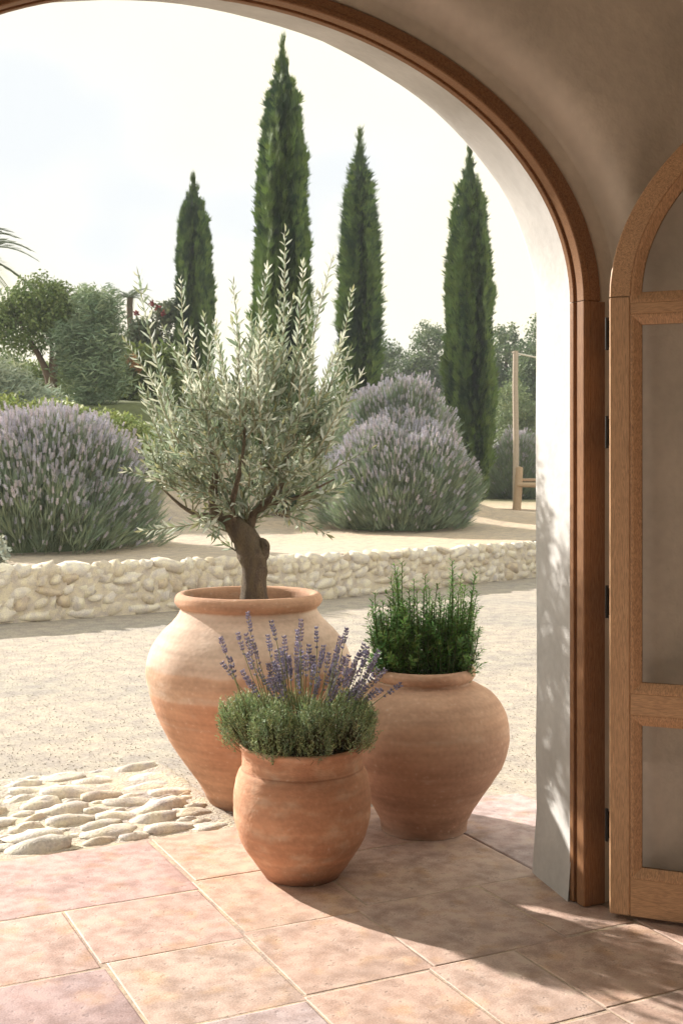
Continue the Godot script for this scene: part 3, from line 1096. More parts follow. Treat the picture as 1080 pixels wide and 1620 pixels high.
func build_lavender_pot_plant() -> void:
	rng.seed = 808
	var plant := thing("lavender_plant", "flowering lavender with grey green mounds and purple spikes in the small front pot", "lavender", LAVENDER_POT)
	var fm := leafy(0.6, 0.30)
	# four rounded clumps, one mesh each
	for q in [[-0.215, 0.570, 0.03, 0.095, 0.105], [-0.100, 0.548, 0.160, 0.088, 0.112], [0.045, 0.552, 0.172, 0.076, 0.118], [0.175, 0.572, 0.10, 0.098, 0.115], [-0.02, 0.575, -0.04, 0.12, 0.09], [0.17, 0.560, -0.09, 0.10, 0.10], [-0.17, 0.56, -0.11, 0.10, 0.10]]:
		var mb := Mb.new()
		var c := Vector3(q[0], q[1], q[2])
		var root := Vector3(q[0] * 0.72, 0.43, q[2] * 0.72)
		var f := noise(rng.randi() % 999, 6.0, 2)
		for i in 330:
			var d := ball_dir()
			if d.y < -0.55:
				d.y = -d.y * 0.5
			d = d.normalized()
			var rad: float = 1.0 + 0.22 * f.get_noise_3dv(d)
			var tip: Vector3 = c + Vector3(d.x * q[3], d.y * q[4], d.z * q[3]) * rad * rr(0.82, 1.08)
			var mid := root.lerp(tip, 0.55) + Vector3(0, -0.012, 0)
			var dir := (tip - mid).normalized()
			dir = (dir + Vector3(0, 0.55, 0)).normalized()
			var g := tint(Color(0.30, 0.38, 0.215), 0.32, 0.12)
			mb.col = g
			for k in 13:
				var at := tip - dir * (k * 0.0042)
				var o := ball_dir()
				var nd: Vector3 = (dir * 0.8 + o * 0.75).normalized()
				mb.col = Color(g.r * (1.0 + rr(-0.1, 0.15)), g.g * (1.0 + rr(-0.1, 0.12)), g.b)
				needle_into(mb, at, nd, rr(0.011, 0.018), 0.0034, ball_dir())
			if i % 3 == 0:
				mb.col = Color(0.12, 0.12, 0.06)
				mb.tube([root, mid, tip], [0.0016, 0.0013, 0.0008], 3)
		part("foliage_clump", mb.mesh(), fm, plant)
	# a few dry curled stems over the rim
	var dry := Mb.new()
	for i in 26:
		var a := rr(PI * 0.9, TAU * 1.05)
		var r0 := 0.15
		var p := Vector3(cos(a) * r0, 0.50, -sin(a) * r0)
		var q := Vector3(cos(a) * rr(0.22, 0.29), rr(0.47, 0.54), -sin(a) * rr(0.2, 0.24))
		dry.col = tint(Color(0.20, 0.13, 0.07), 0.2)
		dry.tube([p, p.lerp(q, 0.5) + Vector3(0, 0.03, 0), q, q + Vector3(rr(-0.02, 0.02), -0.01, rr(0, 0.02))], [0.0016, 0.0014, 0.001, 0.0006], 3)
	part("dry_stem_growth", dry.mesh(), fm, plant, Vector3.ZERO, true)
	var tips := [[-0.289, 0.881], [-0.294, 0.765], [-0.252, 0.811], [-0.233, 0.886], [-0.207, 0.951], [-0.193, 0.893], [-0.177, 0.865], [-0.128, 0.862], [-0.107, 0.935], [-0.075, 0.811], [-0.061, 0.881], [-0.047, 0.800], [-0.019, 0.886], [0.000, 0.944], [0.051, 0.893], [0.016, 0.800], [0.040, 0.788], [0.075, 0.823], [0.098, 0.823], [0.121, 0.788], [0.140, 0.881], [0.163, 0.886], [0.168, 0.811], [0.191, 0.800], [0.210, 0.811], [0.226, 0.823], [0.238, 0.834], [0.261, 0.788], [0.284, 0.800], [0.298, 0.765], [0.354, 0.718]]
	for i in 52:
		var x := rr(-0.22, 0.29)
		tips.append([x, rr(0.72, 0.86) - 0.25 * absf(x - 0.05)])
	for t in tips:
		var z := rr(-0.14, 0.14)
		var foot := Vector3(t[0] * 0.62 + rr(-0.02, 0.02), 0.60, z * 0.7)
		var tip := Vector3(t[0], t[1], z)
		var bend := Vector3(rr(-0.012, 0.012), 0, rr(-0.012, 0.012))
		var mb := Mb.new()
		mb.col = tint(Color(0.24, 0.25, 0.12), 0.2)
		mb.tube([foot, foot.lerp(tip, 0.4) + bend, foot.lerp(tip, 0.8) + bend * 0.7, tip], [0.0019, 0.0017, 0.0014, 0.001], 4)
		var stalk := part("flower_stalk", mb.mesh(), fm, plant)
		var sp := Mb.new()
		var dir := (tip - foot).normalized()
		var L := rr(0.055, 0.085)
		var s1 := dir.cross(Vector3(0.2, 0, 1)).normalized()
		var s2 := dir.cross(s1)
		var hue := tint(Color(0.31, 0.285, 0.40), 0.30, 0.06)
		var whorls := int(L / 0.0105)
		for k in whorls + 1:
			var along: float = 1.0 - (float(k) + rr(-0.25, 0.25)) / whorls
			if k >= whorls:
				along = -0.16
			var at: Vector3 = tip + dir * (along - 1.0) * L + bend * 0.4 * (1.0 - along)
			var n := 5 if k < whorls else 3
			var wide := 0.0075 * sin(PI * clampf(0.22 + 0.70 * (1.0 - along), 0.0, 1.0)) * rr(0.8, 1.2)
			for j in n:
				var th := TAU * j / n + k * 0.9 + rr(-0.4, 0.4)
				var o := s1 * cos(th) + s2 * sin(th)
				sp.col = tint(hue, 0.3, 0.06) if rng.randf() < 0.7 else tint(Color(0.36, 0.33, 0.46), 0.2)
				bud(sp, at + o * wide * 0.5, (dir * rr(0.9, 1.4) + o * rr(0.5, 0.9)).normalized(), rr(0.011, 0.016), 0.0036)
		part("flower_spike", sp.mesh(), fm, stalk)


func bud(mb: Mb, at: Vector3, dir: Vector3, l: float, r: float) -> void:
	var s1 := dir.cross(Vector3(0.31, 0.2, 1)).normalized() * r
	var s2 := dir.cross(s1).normalized() * r
	var m := at + dir * l * 0.55
	var q := [m + s1, m + s2, m - s1, m - s2]
	for k in 4:
		mb.tri(at, q[(k + 1) % 4], q[k])
		mb.tri(at + dir * l, q[k], q[(k + 1) % 4])


func build_rosemary() -> void:
	rng.seed = 909
	var plant := thing("rosemary_plant", "upright dark green rosemary growing from the rolled rim jar", "rosemary", ROSEMARY_POT)
	var fm := leafy(0.5, 0.25)
	var tips := [[-0.205, 0.987], [-0.124, 1.097], [-0.089, 1.105], [-0.039, 1.032], [0.008, 1.047], [0.053, 1.021], [0.111, 1.118], [0.166, 1.039], [0.213, 1.074], [-0.171, 0.947], [-0.145, 0.921], [-0.066, 1.000], [0.079, 0.961], [0.132, 1.000], [0.189, 0.987], [-0.211, 0.908], [-0.026, 0.974], [0.032, 0.987], [-0.105, 1.026], [0.145, 0.947]]
	for i in 20:
		for k in 2:
			tips.append([tips[i][0] + rr(-0.022, 0.022), tips[i][1] - rr(0.02, 0.10)])
	for i in 60:
		tips.append([rr(-0.225, 0.225), rr(0.72, 0.96)])
	for t in tips:
		var z := rr(-0.14, 0.14)
		var foot := Vector3(clampf(t[0] * 0.80, -0.165, 0.165), 0.62, z * 0.85)
		var tip := Vector3(t[0], t[1], z)
		var bend := Vector3(rr(-0.012, 0.012), 0, rr(-0.012, 0.012))
		var mb := Mb.new()
		mb.col = tint(Color(0.10, 0.13, 0.045), 0.2)
		var path := []
		for i in 5:
			path.append(foot.lerp(tip, i / 4.0) + bend * sin(PI * i / 4.0))
		mb.tube(path, [0.0032, 0.003, 0.0026, 0.002, 0.0012], 4)
		var L := foot.distance_to(tip)
		var dir := (tip - foot).normalized()
		var s1 := dir.cross(Vector3(0.2, 0, 1)).normalized()
		var s2 := dir.cross(s1)
		var n := int(L / 0.0033)
		var g := tint(Color(0.185, 0.345, 0.105), 0.28, 0.1)
		for k in n:
			var f := float(k) / n
			var at: Vector3 = foot.lerp(tip, f) + bend * sin(PI * f)
			var th := k * 2.4
			var o := s1 * cos(th) + s2 * sin(th)
			var open := lerpf(1.0, 0.65, smoothstep(0.8, 1.0, f))
			var nd: Vector3 = (dir * rr(0.15, 0.65) + o * open * 1.15).normalized()
			mb.col = Color(g.r * rr(0.8, 1.35), g.g * rr(0.85, 1.25), g.b * rr(0.8, 1.3))
			needle_into(mb, at, nd, rr(0.028, 0.040) * lerpf(0.75, 1.0, open), 0.0068, dir)
		for q in rng.randi_range(3, 6):
			var f0 := rr(0.10, 0.62)
			var p0: Vector3 = foot.lerp(tip, f0) + bend * sin(PI * f0)
			var a0 := rr(0, TAU)
			var d0: Vector3 = (dir * 0.9 + (s1 * cos(a0) + s2 * sin(a0)) * rr(0.45, 0.8)).normalized()
			var l0 := rr(0.05, 0.11)
			mb.col = Color(0.12, 0.15, 0.06)
			mb.tube([p0, p0 + d0 * l0], [0.0018, 0.0008], 3)
			for k in int(l0 / 0.0036):
				var th := k * 2.4
				var o := ball_dir()
				o = (o - d0 * o.dot(d0)).normalized()
				var nd: Vector3 = (d0 * rr(0.3, 0.9) + o).normalized()
				mb.col = Color(g.r * rr(0.8, 1.35), g.g * rr(0.85, 1.25), g.b * rr(0.8, 1.3))
				needle_into(mb, p0 + d0 * k * 0.0036, nd, rr(0.020, 0.034), 0.0062, d0)
		part("sprig", mb.mesh(), fm, plant)


# ------------------------------------------------------------------ ground
func bank(x: float, d: float) -> float:
	var a := smoothstep(17.6, 24.5, d) * smoothstep(-0.8, -4.2, x) * 2.35
	var b := 0.75 * exp(-pow((x - 1.2) / 1.5, 2.0) - pow((d - 23.5) / 2.2, 2.0))
	return a + b


func terrain(x: float, d: float) -> float:
	var far := minf(d, 120.0)
	return 0.264 + 0.012 * far + bank(x, d)


const WALL_LINE := [Vector2(-12.0, 8.6), Vector2(-8.0, 9.4), Vector2(-5.0, 10.55), Vector2(-3.3, 11.6), Vector2(-2.04, 12.5), Vector2(-0.2, 13.85), Vector2(1.2, 15.15), Vector2(2.62, 16.6), Vector2(4.6, 18.3), Vector2(8.0, 20.4), Vector2(14.0, 23.0)]


func wall_point(t: float) -> Vector2:
	var k := clampf(t, 0.0, WALL_LINE.size() - 1.0001)
	var i := int(k)
	var p0: Vector2 = WALL_LINE[maxi(i - 1, 0)]
	var p3: Vector2 = WALL_LINE[mini(i + 2, WALL_LINE.size() - 1)]
	return WALL_LINE[i].cubic_interpolate(WALL_LINE[i + 1], p0, p3, k - i)


func build_ground() -> void:
	var gm := plain(Color.WHITE, 0.95)
	gm.vertex_color_use_as_albedo = true
	gm.albedo_texture = gravel_col
	triplanar(gm, Vector3(0.83, 0.83, 0.83))
	relief(gm, gravel_bump, 0.6)
	# the courtyard and everything beyond, one sheet out to the horizon
	var f := noise(41, 0.35, 3)
	var f2 := noise(42, 1.6, 3)
	var sand := Color(0.490, 0.445, 0.385)
	var grey := Color(0.410, 0.390, 0.355)
	var ds := []
	var x := 0.0
	var d := -3.0
	while d < 400.0:
		ds.append(d)
		d += 0.10 if d > 3.0 and d < 16.0 else (0.8 if d < 30.0 else d * 0.2)
	var xs := []
	x = -320.0
	while x < 320.0:
		xs.append(x)
		x += 0.11 if absf(x) < 5.0 else maxf(0.6, absf(x) * 0.2)
	var rows := []
	var cols := []
	for dd in ds:
		var row := PackedVector3Array()
		var cr := []
		for xx in xs:
			var n := f.get_noise_2d(xx, dd)
			var m := f2.get_noise_2d(xx, dd)
			var near: bool = absf(xx) < 6.0 and dd > 3.0 and dd < 16.0
			row.append(Vector3(xx, -0.016 + ((0.010 * n + 0.006 * m) if near else -0.004), -dd))
			cr.append(sand.lerp(grey, clampf(0.30 + 1.1 * n + 0.5 * m, 0.0, 1.0)))
		rows.append(row)
		cols.append(cr)
	var mb := Mb.new()
	mb.grid(rows, false, cols)
	var g := structure("ground")
	part("gravel_sheet", mb.mesh(), gm, g)
	# loose pebbles that the gravel sheet cannot show
	rng.seed = 111
	var peb := stone_blob(3, 5, 4)
	var trs := []
	var cs := []
	for i in 26000:
		var dd := 4.6 + 8.0 * pow(rng.randf(), 1.6)
		var xx := rr(-0.34, 0.30) * dd + rr(-0.3, 0.3)
		var uw := Vector2(xx * UC + dd * US, -xx * US + dd * UC)
		if uw.y < 4.78 and uw.x > -3.0:
			continue
		if uw.x < 1.83 and uw.y < 5.9:
			continue
		var s := 0.0020 + 0.0028 * pow(rng.randf(), 2.0)
		trs.append(Transform3D(Basis.from_euler(Vector3(0, rr(0, TAU), 0)).scaled_local(Vector3(s, s * 0.6, s * rr(0.6, 1.0))), Vector3(xx, -0.013 + 0.010 * f.get_noise_2d(xx, dd) + 0.006 * f2.get_noise_2d(xx, dd), -dd)))
		cs.append(tint(sand.lerp(grey, rng.randf()), 0.22, 0.04))
	var pm := plain(Color.WHITE, 0.9)
	pm.vertex_color_use_as_albedo = true
	var loose := structure("gravel")
	loose.set_meta("kind", "stuff")
	many("pebble", peb, pm, loose, trs, cs)
	# the planted terrace behind the low wall
	rows = []
	cols = []
	var terr_t := []
	for i in 161:
		terr_t.append(i / 160.0 * (WALL_LINE.size() - 1.0))
	for i in 60:
		var row := PackedVector3Array()
		var cr := []
		for t in terr_t:
			var p := wall_point(t)
			var q := p + Vector2(-0.45, 0.89) * 0.20
			var k := i / 59.0
			var dd := q.y + (400.0 - q.y) * pow(k, 3.6)
			var xx := q.x * (1.0 + 3.0 * pow(k, 2.0)) + (q.x - 0.0) * 20.0 * pow(k, 5.0)
			var n := f.get_noise_2d(xx, dd)
			var y := terrain(xx, dd) + 0.025 * n
			row.append(Vector3(xx, y, -dd))
			var c := Color(0.66, 0.545, 0.41).lerp(Color(0.62, 0.545, 0.45), clampf(0.5 + n - 0.12 * xx, 0.0, 1.0))
			c = c.lerp(Color(0.16, 0.19, 0.08), smoothstep(27.0, 34.0, dd) if xx > -3.0 else smoothstep(18.0, 20.0, dd))
			cr.append(c)
		rows.append(row)
		cols.append(cr)
	mb = Mb.new()
	mb.grid(rows, false, cols)
	var ter := structure("terrace_ground")
	part("gravel_sheet", mb.mesh(), gm, ter)


func stone_blob(sd: int, sides: int, rings: int, rough := 0.16, block := 0.75) -> ArrayMesh:
	var f := noise(sd, 0.8, 2)
	var mb := Mb.new()
	var rows := []
	for i in rings + 1:
		var row := PackedVector3Array()
		var ph := -PI / 2 + PI * i / rings
		for j in sides + 1:
			var th := TAU * (j % sides) / sides
			var d := Vector3(cos(ph) * cos(th), sin(ph), -cos(ph) * sin(th))
			# a rounded block rather than a ball
			var b := Vector3(signf(d.x) * pow(absf(d.x), block), signf(d.y) * pow(absf(d.y), block), signf(d.z) * pow(absf(d.z), block))
			row.append(b * (1.0 + rough * 1.6 * f.get_noise_3dv(d)))
		rows.append(row)
	mb.grid(rows)
	return mb.mesh()


func build_low_wall() -> void:
	rng.seed = 222
	var wall := thing("stone_wall", "low pale dry stone retaining wall below the lavender terrace", "stone wall")
	var shapes := []
	for k in 6:
		shapes.append(stone_blob(200 + k, 9, 6, 0.36))
	var tones := [stone_mat(Color(0.78, 0.72, 0.62)), stone_mat(Color(0.82, 0.775, 0.69)), stone_mat(Color(0.72, 0.655, 0.555)), stone_mat(Color(0.68, 0.59, 0.475)), stone_mat(Color(0.85, 0.81, 0.74))]
	# mortar core behind the stones
	var core := Mb.new()
	var r0 := PackedVector3Array()
	var r1 := PackedVector3Array()
	var r2 := PackedVector3Array()
	var r3 := PackedVector3Array()
	for i in 121:
		var t := i / 120.0 * (WALL_LINE.size() - 1.0)
		var p := wall_point(t)
		var n := Vector2(-0.6, 0.8)
		var hi := lerpf(0.52, 0.44, clampf((p.x + 3.3) / 6.0, 0.0, 1.0))
		var a := p + n * 0.002
		var b := p + n * 0.40
		r0.append(Vector3(a.x, -0.05, -a.y))
		r1.append(Vector3(a.x, hi - 0.03, -a.y))
		r2.append(Vector3(a.x + n.x * 0.03, hi, -a.y - n.y * 0.03))
		r3.append(Vector3(b.x, hi - 0.03, -b.y))
	core.grid([r0, r1, r2, r3])
	part("mortar_core", core.mesh(), stone_mat(Color(0.72, 0.66, 0.57), 0.95), wall)
	var k := 0
	for course in 5:
		var t := 2.85 + rr(0, 0.05)
		while t < 7.35 and k < 299:
			var p := wall_point(t)
			var q := wall_point(t + 0.01)
			var per := p.distance_to(q) / 0.01
			var top := lerpf(0.555, 0.47, clampf((p.x + 3.3) / 6.0, 0.0, 1.0))
			var ch := top / 5.0
			var l := (rr(0.09, 0.20) if rng.randf() < 0.6 else rr(0.20, 0.36)) * (1.2 if course == 0 else 1.0)
			var mid := wall_point(t + l / per / 2.0)
			var dir := (q - p).normalized()
			var hh := ch * rr(0.46, 0.82)
			var y := ch * (course + 0.5) + rr(-0.022, 0.022)
			if course == 4:
				y = minf(y, top - hh)
			var basis := Basis(Vector3.UP, atan2(dir.y, dir.x)) * Basis(Vector3.BACK, rr(-0.32, 0.32))
			var tr := Transform3D(basis.scaled_local(Vector3(l * 0.52, hh, rr(0.085, 0.12))), Vector3(mid.x - dir.y * rr(0.05, 0.085), y, -(mid.y + dir.x * rr(0.05, 0.085))))
			quick("stone", k, shapes[rng.randi() % 6], tones[[0, 0, 1, 1, 2, 3, 4, 4][rng.randi() % 8]], wall, tr)
			k += 1
			t += l / per


func build_cobbles() -> void:
	rng.seed = 333
	var path := structure("cobbled_path", Vector3.ZERO, YAW)
	var bed := plain(Color(0.58, 0.535, 0.465), 0.95)
	bed.albedo_texture = stone_col
	triplanar(bed, Vector3(1.7, 1.7, 1.7))
	relief(bed, stone_bump, 1.0)
	# bed of lime mortar with a raised border
	var f := noise(77, 3.0, 3)
	var rows := []
	for i in 41:
		var row := PackedVector3Array()
		for j in 81:
			var w := lerpf(4.70, 5.93, i / 40.0)
			var u := lerpf(-1.2, 1.90, j / 80.0)
			var fade := clampf(minf((1.90 - u) / 0.05, (5.93 - w) / 0.06), 0.0, 1.0)
			var lip := 0.016 * exp(-pow((u - 1.83) / 0.03, 2.0)) + 0.008 * exp(-pow((w - 4.71) / 0.03, 2.0))
			var ramp := lerpf(0.0, 0.030, smoothstep(5.1, 5.7, w))
			row.append(Vector3(u, -0.045 + 0.040 * fade + lip * 0.3 * fade + 0.008 * f.get_noise_2d(u, w) + ramp * fade * 0.4, -w))
		rows.append(row)
	var mb := Mb.new()
	mb.grid(rows)
	part("mortar_bed", mb.mesh(), bed, path)
	var shapes := []
	for k in 7:
		shapes.append(stone_blob(300 + k, 11, 7, 0.26, 0.9))
	var tones := [stone_mat(Color(0.69, 0.655, 0.60), 0.75), stone_mat(Color(0.76, 0.73, 0.675), 0.75), stone_mat(Color(0.58, 0.555, 0.515), 0.75), stone_mat(Color(0.64, 0.575, 0.49), 0.75)]
	# ovals of falling size, fitted between those already laid
	var placed := []
	var k := 0
	var tries := 0
	while k < 190 and tries < 30000:
		tries += 1
		var l: float = lerpf(0.145, 0.028, pow(minf(1.0, tries / 26000.0), 0.45)) * rr(0.85, 1.1)
		var u := rr(-0.85, 1.80)
		var w := rr(4.74, 5.86)
		# stretched along a slanting axis: there the ovals are circles
		var slant := Vector2(u * cos(0.13) + w * sin(0.13), (-u * sin(0.13) + w * cos(0.13)) * 1.75)
		if u + l > 1.82 or w + l * 0.52 > 5.90 or w - l * 0.52 < 4.715:
			continue
		var free := true
		for q in placed:
			if slant.distance_to(q[0]) < (l + q[1]) * 0.93:
				free = false
				break
		if not free:
			continue
		placed.append([slant, l])
		var s := Vector3(l * rr(0.92, 1.02), clampf(l * 0.32, 0.016, 0.036) * rr(0.75, 1.25), l * 0.57 * rr(0.88, 1.04))
		var tr := Transform3D((Basis(Vector3.UP, 0.13 + rr(-0.2, 0.2)) * Basis(Vector3.BACK, rr(-0.10, 0.10)) * Basis(Vector3.RIGHT, rr(-0.16, 0.16))).scaled_local(s), Vector3(u, -0.011 + rr(-0.005, 0.006), -w))
		quick("cobble", k, shapes[rng.randi() % 7], tones[[0, 0, 1, 1, 1, 2, 3][rng.randi() % 7]], path, tr)
		k += 1


# ------------------------------------------------------------------ garden plants
func lavender_bush(label: String, x: float, d: float, rx: float, h: float, sd: int, flowers: int, category := "lavender bush") -> void:
	rng.seed = sd
	var y0 := terrain(x, d) - 0.02
	var o := thing("lavender_bush", label, category, Vector3(x, y0, -d), 0.0, "lavender bushes on the terrace")
	var fm := leafy(0.65, 0.3)
	var f := noise(sd, 0.7, 3)
	var body := h * 0.84
	# green tufts: upright fans of narrow leaves over and inside a dome
	var tuft := Mb.new()
	for i in 14:
		var a := TAU * i / 14.0 + rr(-0.3, 0.3)
		var lean := rr(0.05, 0.42)
		var dir := Vector3(cos(a) * lean, 1.0, sin(a) * lean).normalized()
		tuft.col = Color.WHITE * rr(0.85, 1.15)
		needle_into(tuft, Vector3(cos(a), 0, sin(a)) * 0.012, dir, rr(0.16, 0.28), 0.0075, Vector3(cos(a + 1.5), 0, sin(a + 1.5)))
	var tm := tuft.mesh()
	var trs := []
	var cols := []
	for i in 4200:
		var th := rr(0, TAU)
		var el := asin(pow(rng.randf(), 0.85))
		var dv := Vector3(cos(el) * cos(th), sin(el), cos(el) * sin(th))
		var bump := 1.0 + 0.30 * f.get_noise_3dv(dv * 1.7)
		var depth := pow(rng.randf(), 0.35)
		var p := full(dv) * Vector3(rx * 0.90, body, rx * 0.90) * bump * depth
		var out := (Vector3(dv.x, dv.y * 0.9, dv.z) * 0.75 + Vector3(0, 0.7, 0)).normalized()
		var s := rr(0.7, 1.35) * (0.75 + 0.25 * h)
		trs.append(Transform3D(aim(out + ball_dir() * 0.12, rr(0, TAU)).scaled_local(Vector3(s, s, s)), p))
		cols.append(tint(Color(0.285, 0.355, 0.245), 0.28, 0.08))
	many("foliage", tm, fm, o, trs, cols)
	# flower stems: long wands, each with a spike at its tip
	var wand := Mb.new()
	wand.col = Color(0.30, 0.35, 0.22)
	wand.tube([Vector3(0, -0.10, 0), Vector3(0.010, 0.1, 0.0), Vector3(0, 0.32, 0)], [0.0045, 0.0042, 0.0032], 3)
	for k in 6:
		var yy := 0.30 + 0.014 * k
		for j in 3:
			var a := TAU * j / 3.0 + k * 0.8
			var q := Vector3(cos(a), 0, sin(a))
			wand.col = Color(0.56, 0.52, 0.61) * rr(0.7, 1.2) if j % 3 else Color(0.66, 0.63, 0.65) * rr(0.8, 1.1)
			bud(wand, Vector3(0, yy, 0) + q * 0.004, (Vector3(0, 1.1, 0) + q * 0.6).normalized(), 0.022, 0.0068 * (1.1 - 0.08 * k))
	var wm := wand.mesh()
	trs = []
	cols = []
	for i in flowers:
		var th := rr(0, TAU)
		var up := pow(rng.randf(), 0.45)
		var el := asin(clampf(up, 0.06, 1.0))
		var dv := Vector3(cos(el) * cos(th), sin(el), cos(el) * sin(th))
		var bump := 1.0 + 0.30 * f.get_noise_3dv(dv * 1.7)
		# tips lie near the dome; the low ones sit a little inside it
		var tip := full(dv) * Vector3(rx, h, rx) * bump * (rr(0.90, 1.06) if dv.y > 0.5 else rr(0.80, 1.04))
		var dir := (Vector3(dv.x * 0.62, 0.35 + dv.y * 0.9, dv.z * 0.62) + ball_dir() * 0.10).normalized()
		var s := rr(0.7, 1.25)
		if rng.randf() < 0.12:
			dir = (dir + ball_dir() * 0.5).normalized()
		trs.append(Transform3D(aim(dir, rr(0, TAU)).scaled_local(Vector3(s, s, s)), tip - dir * 0.38 * s))
		cols.append(tint(Color(1, 1, 1), 0.18, 0.06))
	many("flower_wands", wm, fm, o, trs, cols)
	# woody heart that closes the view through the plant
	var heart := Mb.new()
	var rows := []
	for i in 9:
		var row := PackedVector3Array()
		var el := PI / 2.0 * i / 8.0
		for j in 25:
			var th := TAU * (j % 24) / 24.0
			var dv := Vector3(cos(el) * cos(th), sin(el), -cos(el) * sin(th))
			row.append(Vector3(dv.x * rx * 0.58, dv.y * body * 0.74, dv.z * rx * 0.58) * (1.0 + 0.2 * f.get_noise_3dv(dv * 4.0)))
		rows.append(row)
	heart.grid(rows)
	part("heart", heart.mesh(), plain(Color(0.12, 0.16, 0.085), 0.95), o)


func full(d: Vector3) -> Vector3:  # a fuller dome than half a ball
	var h := Vector2(d.x, d.z).length()
	var k := pow(pow(h, 2.2) + pow(absf(d.y), 2.2), -1.0 / 2.2)
	return d * k


func cypress(label: String, x: float, d: float, h: float, r: float, sd: int, n: int, hue: float) -> void:
	rng.seed = sd
	var y0 := terrain(x, d) - 0.03
	var o := thing("cypress_tree", label, "cypress", Vector3(x, y0, -d), 0.0, "columnar cypresses in the garden")
	var f := noise(sd, 1.0, 2)
	var g := noise(sd + 5, 1.0, 3)
	var shape := func(t: float) -> float:
		var q := 1.0 - t
		return r * (0.66 + 0.34 * smoothstep(0.0, 0.16, t)) * (1.0 - exp(-q * 6.0)) * 1.02
	var mb := Mb.new()
	mb.tube([Vector3(0, -0.1, 0), Vector3(0.01, 0.5, 0), Vector3(0, h * 0.5, 0), Vector3(0, h * 0.9, 0)], [0.15, 0.12, 0.07, 0.015], 8, 0.05)
	part("trunk", mb.mesh(), plain(Color(0.14, 0.095, 0.06), 0.95), o)
	# dense inner crown
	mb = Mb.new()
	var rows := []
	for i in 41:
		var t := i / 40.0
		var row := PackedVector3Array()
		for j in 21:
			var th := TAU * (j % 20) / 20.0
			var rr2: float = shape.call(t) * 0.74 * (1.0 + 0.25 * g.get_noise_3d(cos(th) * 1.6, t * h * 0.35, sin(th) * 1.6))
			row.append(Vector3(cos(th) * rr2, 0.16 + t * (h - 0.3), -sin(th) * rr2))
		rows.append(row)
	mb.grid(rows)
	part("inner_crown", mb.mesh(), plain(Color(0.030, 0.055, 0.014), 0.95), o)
	# sprays: flat upright fans of scale-leaf twigs
	var spray := Mb.new()
	for i in 9:
		var a := (i - 4) * 0.17 + rr(-0.05, 0.05)
		var z := rr(-0.25, 0.25)
		spray.col = Color.WHITE * rr(0.8, 1.2)
		needle_into(spray, Vector3(a * 0.02, 0.02 * i / 9.0, 0), Vector3(sin(a) * 0.8, cos(a), z).normalized(), rr(0.16, 0.27), 0.021, Vector3(0, 0.2, 1).normalized())
	var sm := spray.mesh()
	var trs := []
	var cols := []
	for i in n:
		var t := 1.0 - sqrt(1.0 - rng.randf() * 0.985)
		t = lerpf(t, rng.randf(), 0.75)
		var th := rr(0, TAU)
		var lobes: float = g.get_noise_3d(cos(th) * 1.6, t * h * 0.35, sin(th) * 1.6)
		var fine: float = f.get_noise_3d(cos(th) * 5.5, t * h * 0.75, sin(th) * 5.5)
		var rad: float = shape.call(t) * (0.90 + 0.34 * lobes + 0.24 * fine) * rr(0.78, 1.06)
		var out := Vector3(cos(th), 0, -sin(th))
		var dir := (Vector3(0, 1, 0) + out * (rr(0.02, 0.30) if rng.randf() < 0.85 else rr(0.3, 0.75)) + ball_dir() * 0.12).normalized()
		var s := rr(0.55, 1.2) * (0.8 if t > 0.9 else 1.0)
		trs.append(Transform3D(aim(dir, th + rr(-0.6, 0.6)).scaled_local(Vector3(s * 0.9, s, s)), out * rad + Vector3(0, 0.10 + t * (h - 0.34), 0)))
		var c := Color(0.026, 0.062, 0.026).lerp(Color(0.140, 0.220, 0.055), clampf(0.30 + 1.9 * fine + 1.0 * lobes + hue, 0.0, 1.0))
		cols.append(tint(c, 0.2, 0.08))
	# loose tips at the top
	for i in 26:
		var t := rr(0.93, 1.0)
		var th := rr(0, TAU)
		var rad: float = shape.call(0.93) * (1.0 - (t - 0.93) / 0.08) * rng.randf()
		trs.append(Transform3D(aim(Vector3(rr(-0.15, 0.15), 1, rr(-0.15, 0.15)), th).scaled_local(Vector3(0.6, 1.3, 0.6)), Vector3(cos(th) * rad, t * h - 0.18, sin(th) * rad)))
		cols.append(tint(Color(0.10, 0.15, 0.035), 0.2))
	many("crown", sm, leafy(0.6, 0.22), o, trs, cols)


func clump_mesh(sd: int, n: int, spread: float, l: float, w: float) -> ArrayMesh:
	rng.seed = sd
	var mb := Mb.new()
	for i in n:
		var at := ball_dir() * spread * pow(rng.randf(), 0.5)
		var dir := (ball_dir() + Vector3(0, 0.2, 0)).normalized()
		var side := dir.cross(ball_dir()).normalized() * w * 0.5
		mb.col = Color.WHITE * rr(0.78, 1.22)
		var m := at + dir * l * 0.5
		mb.tri(at, m + side, m - side)
		mb.tri(m - side, m + side, at + dir * l)
	return mb.mesh()


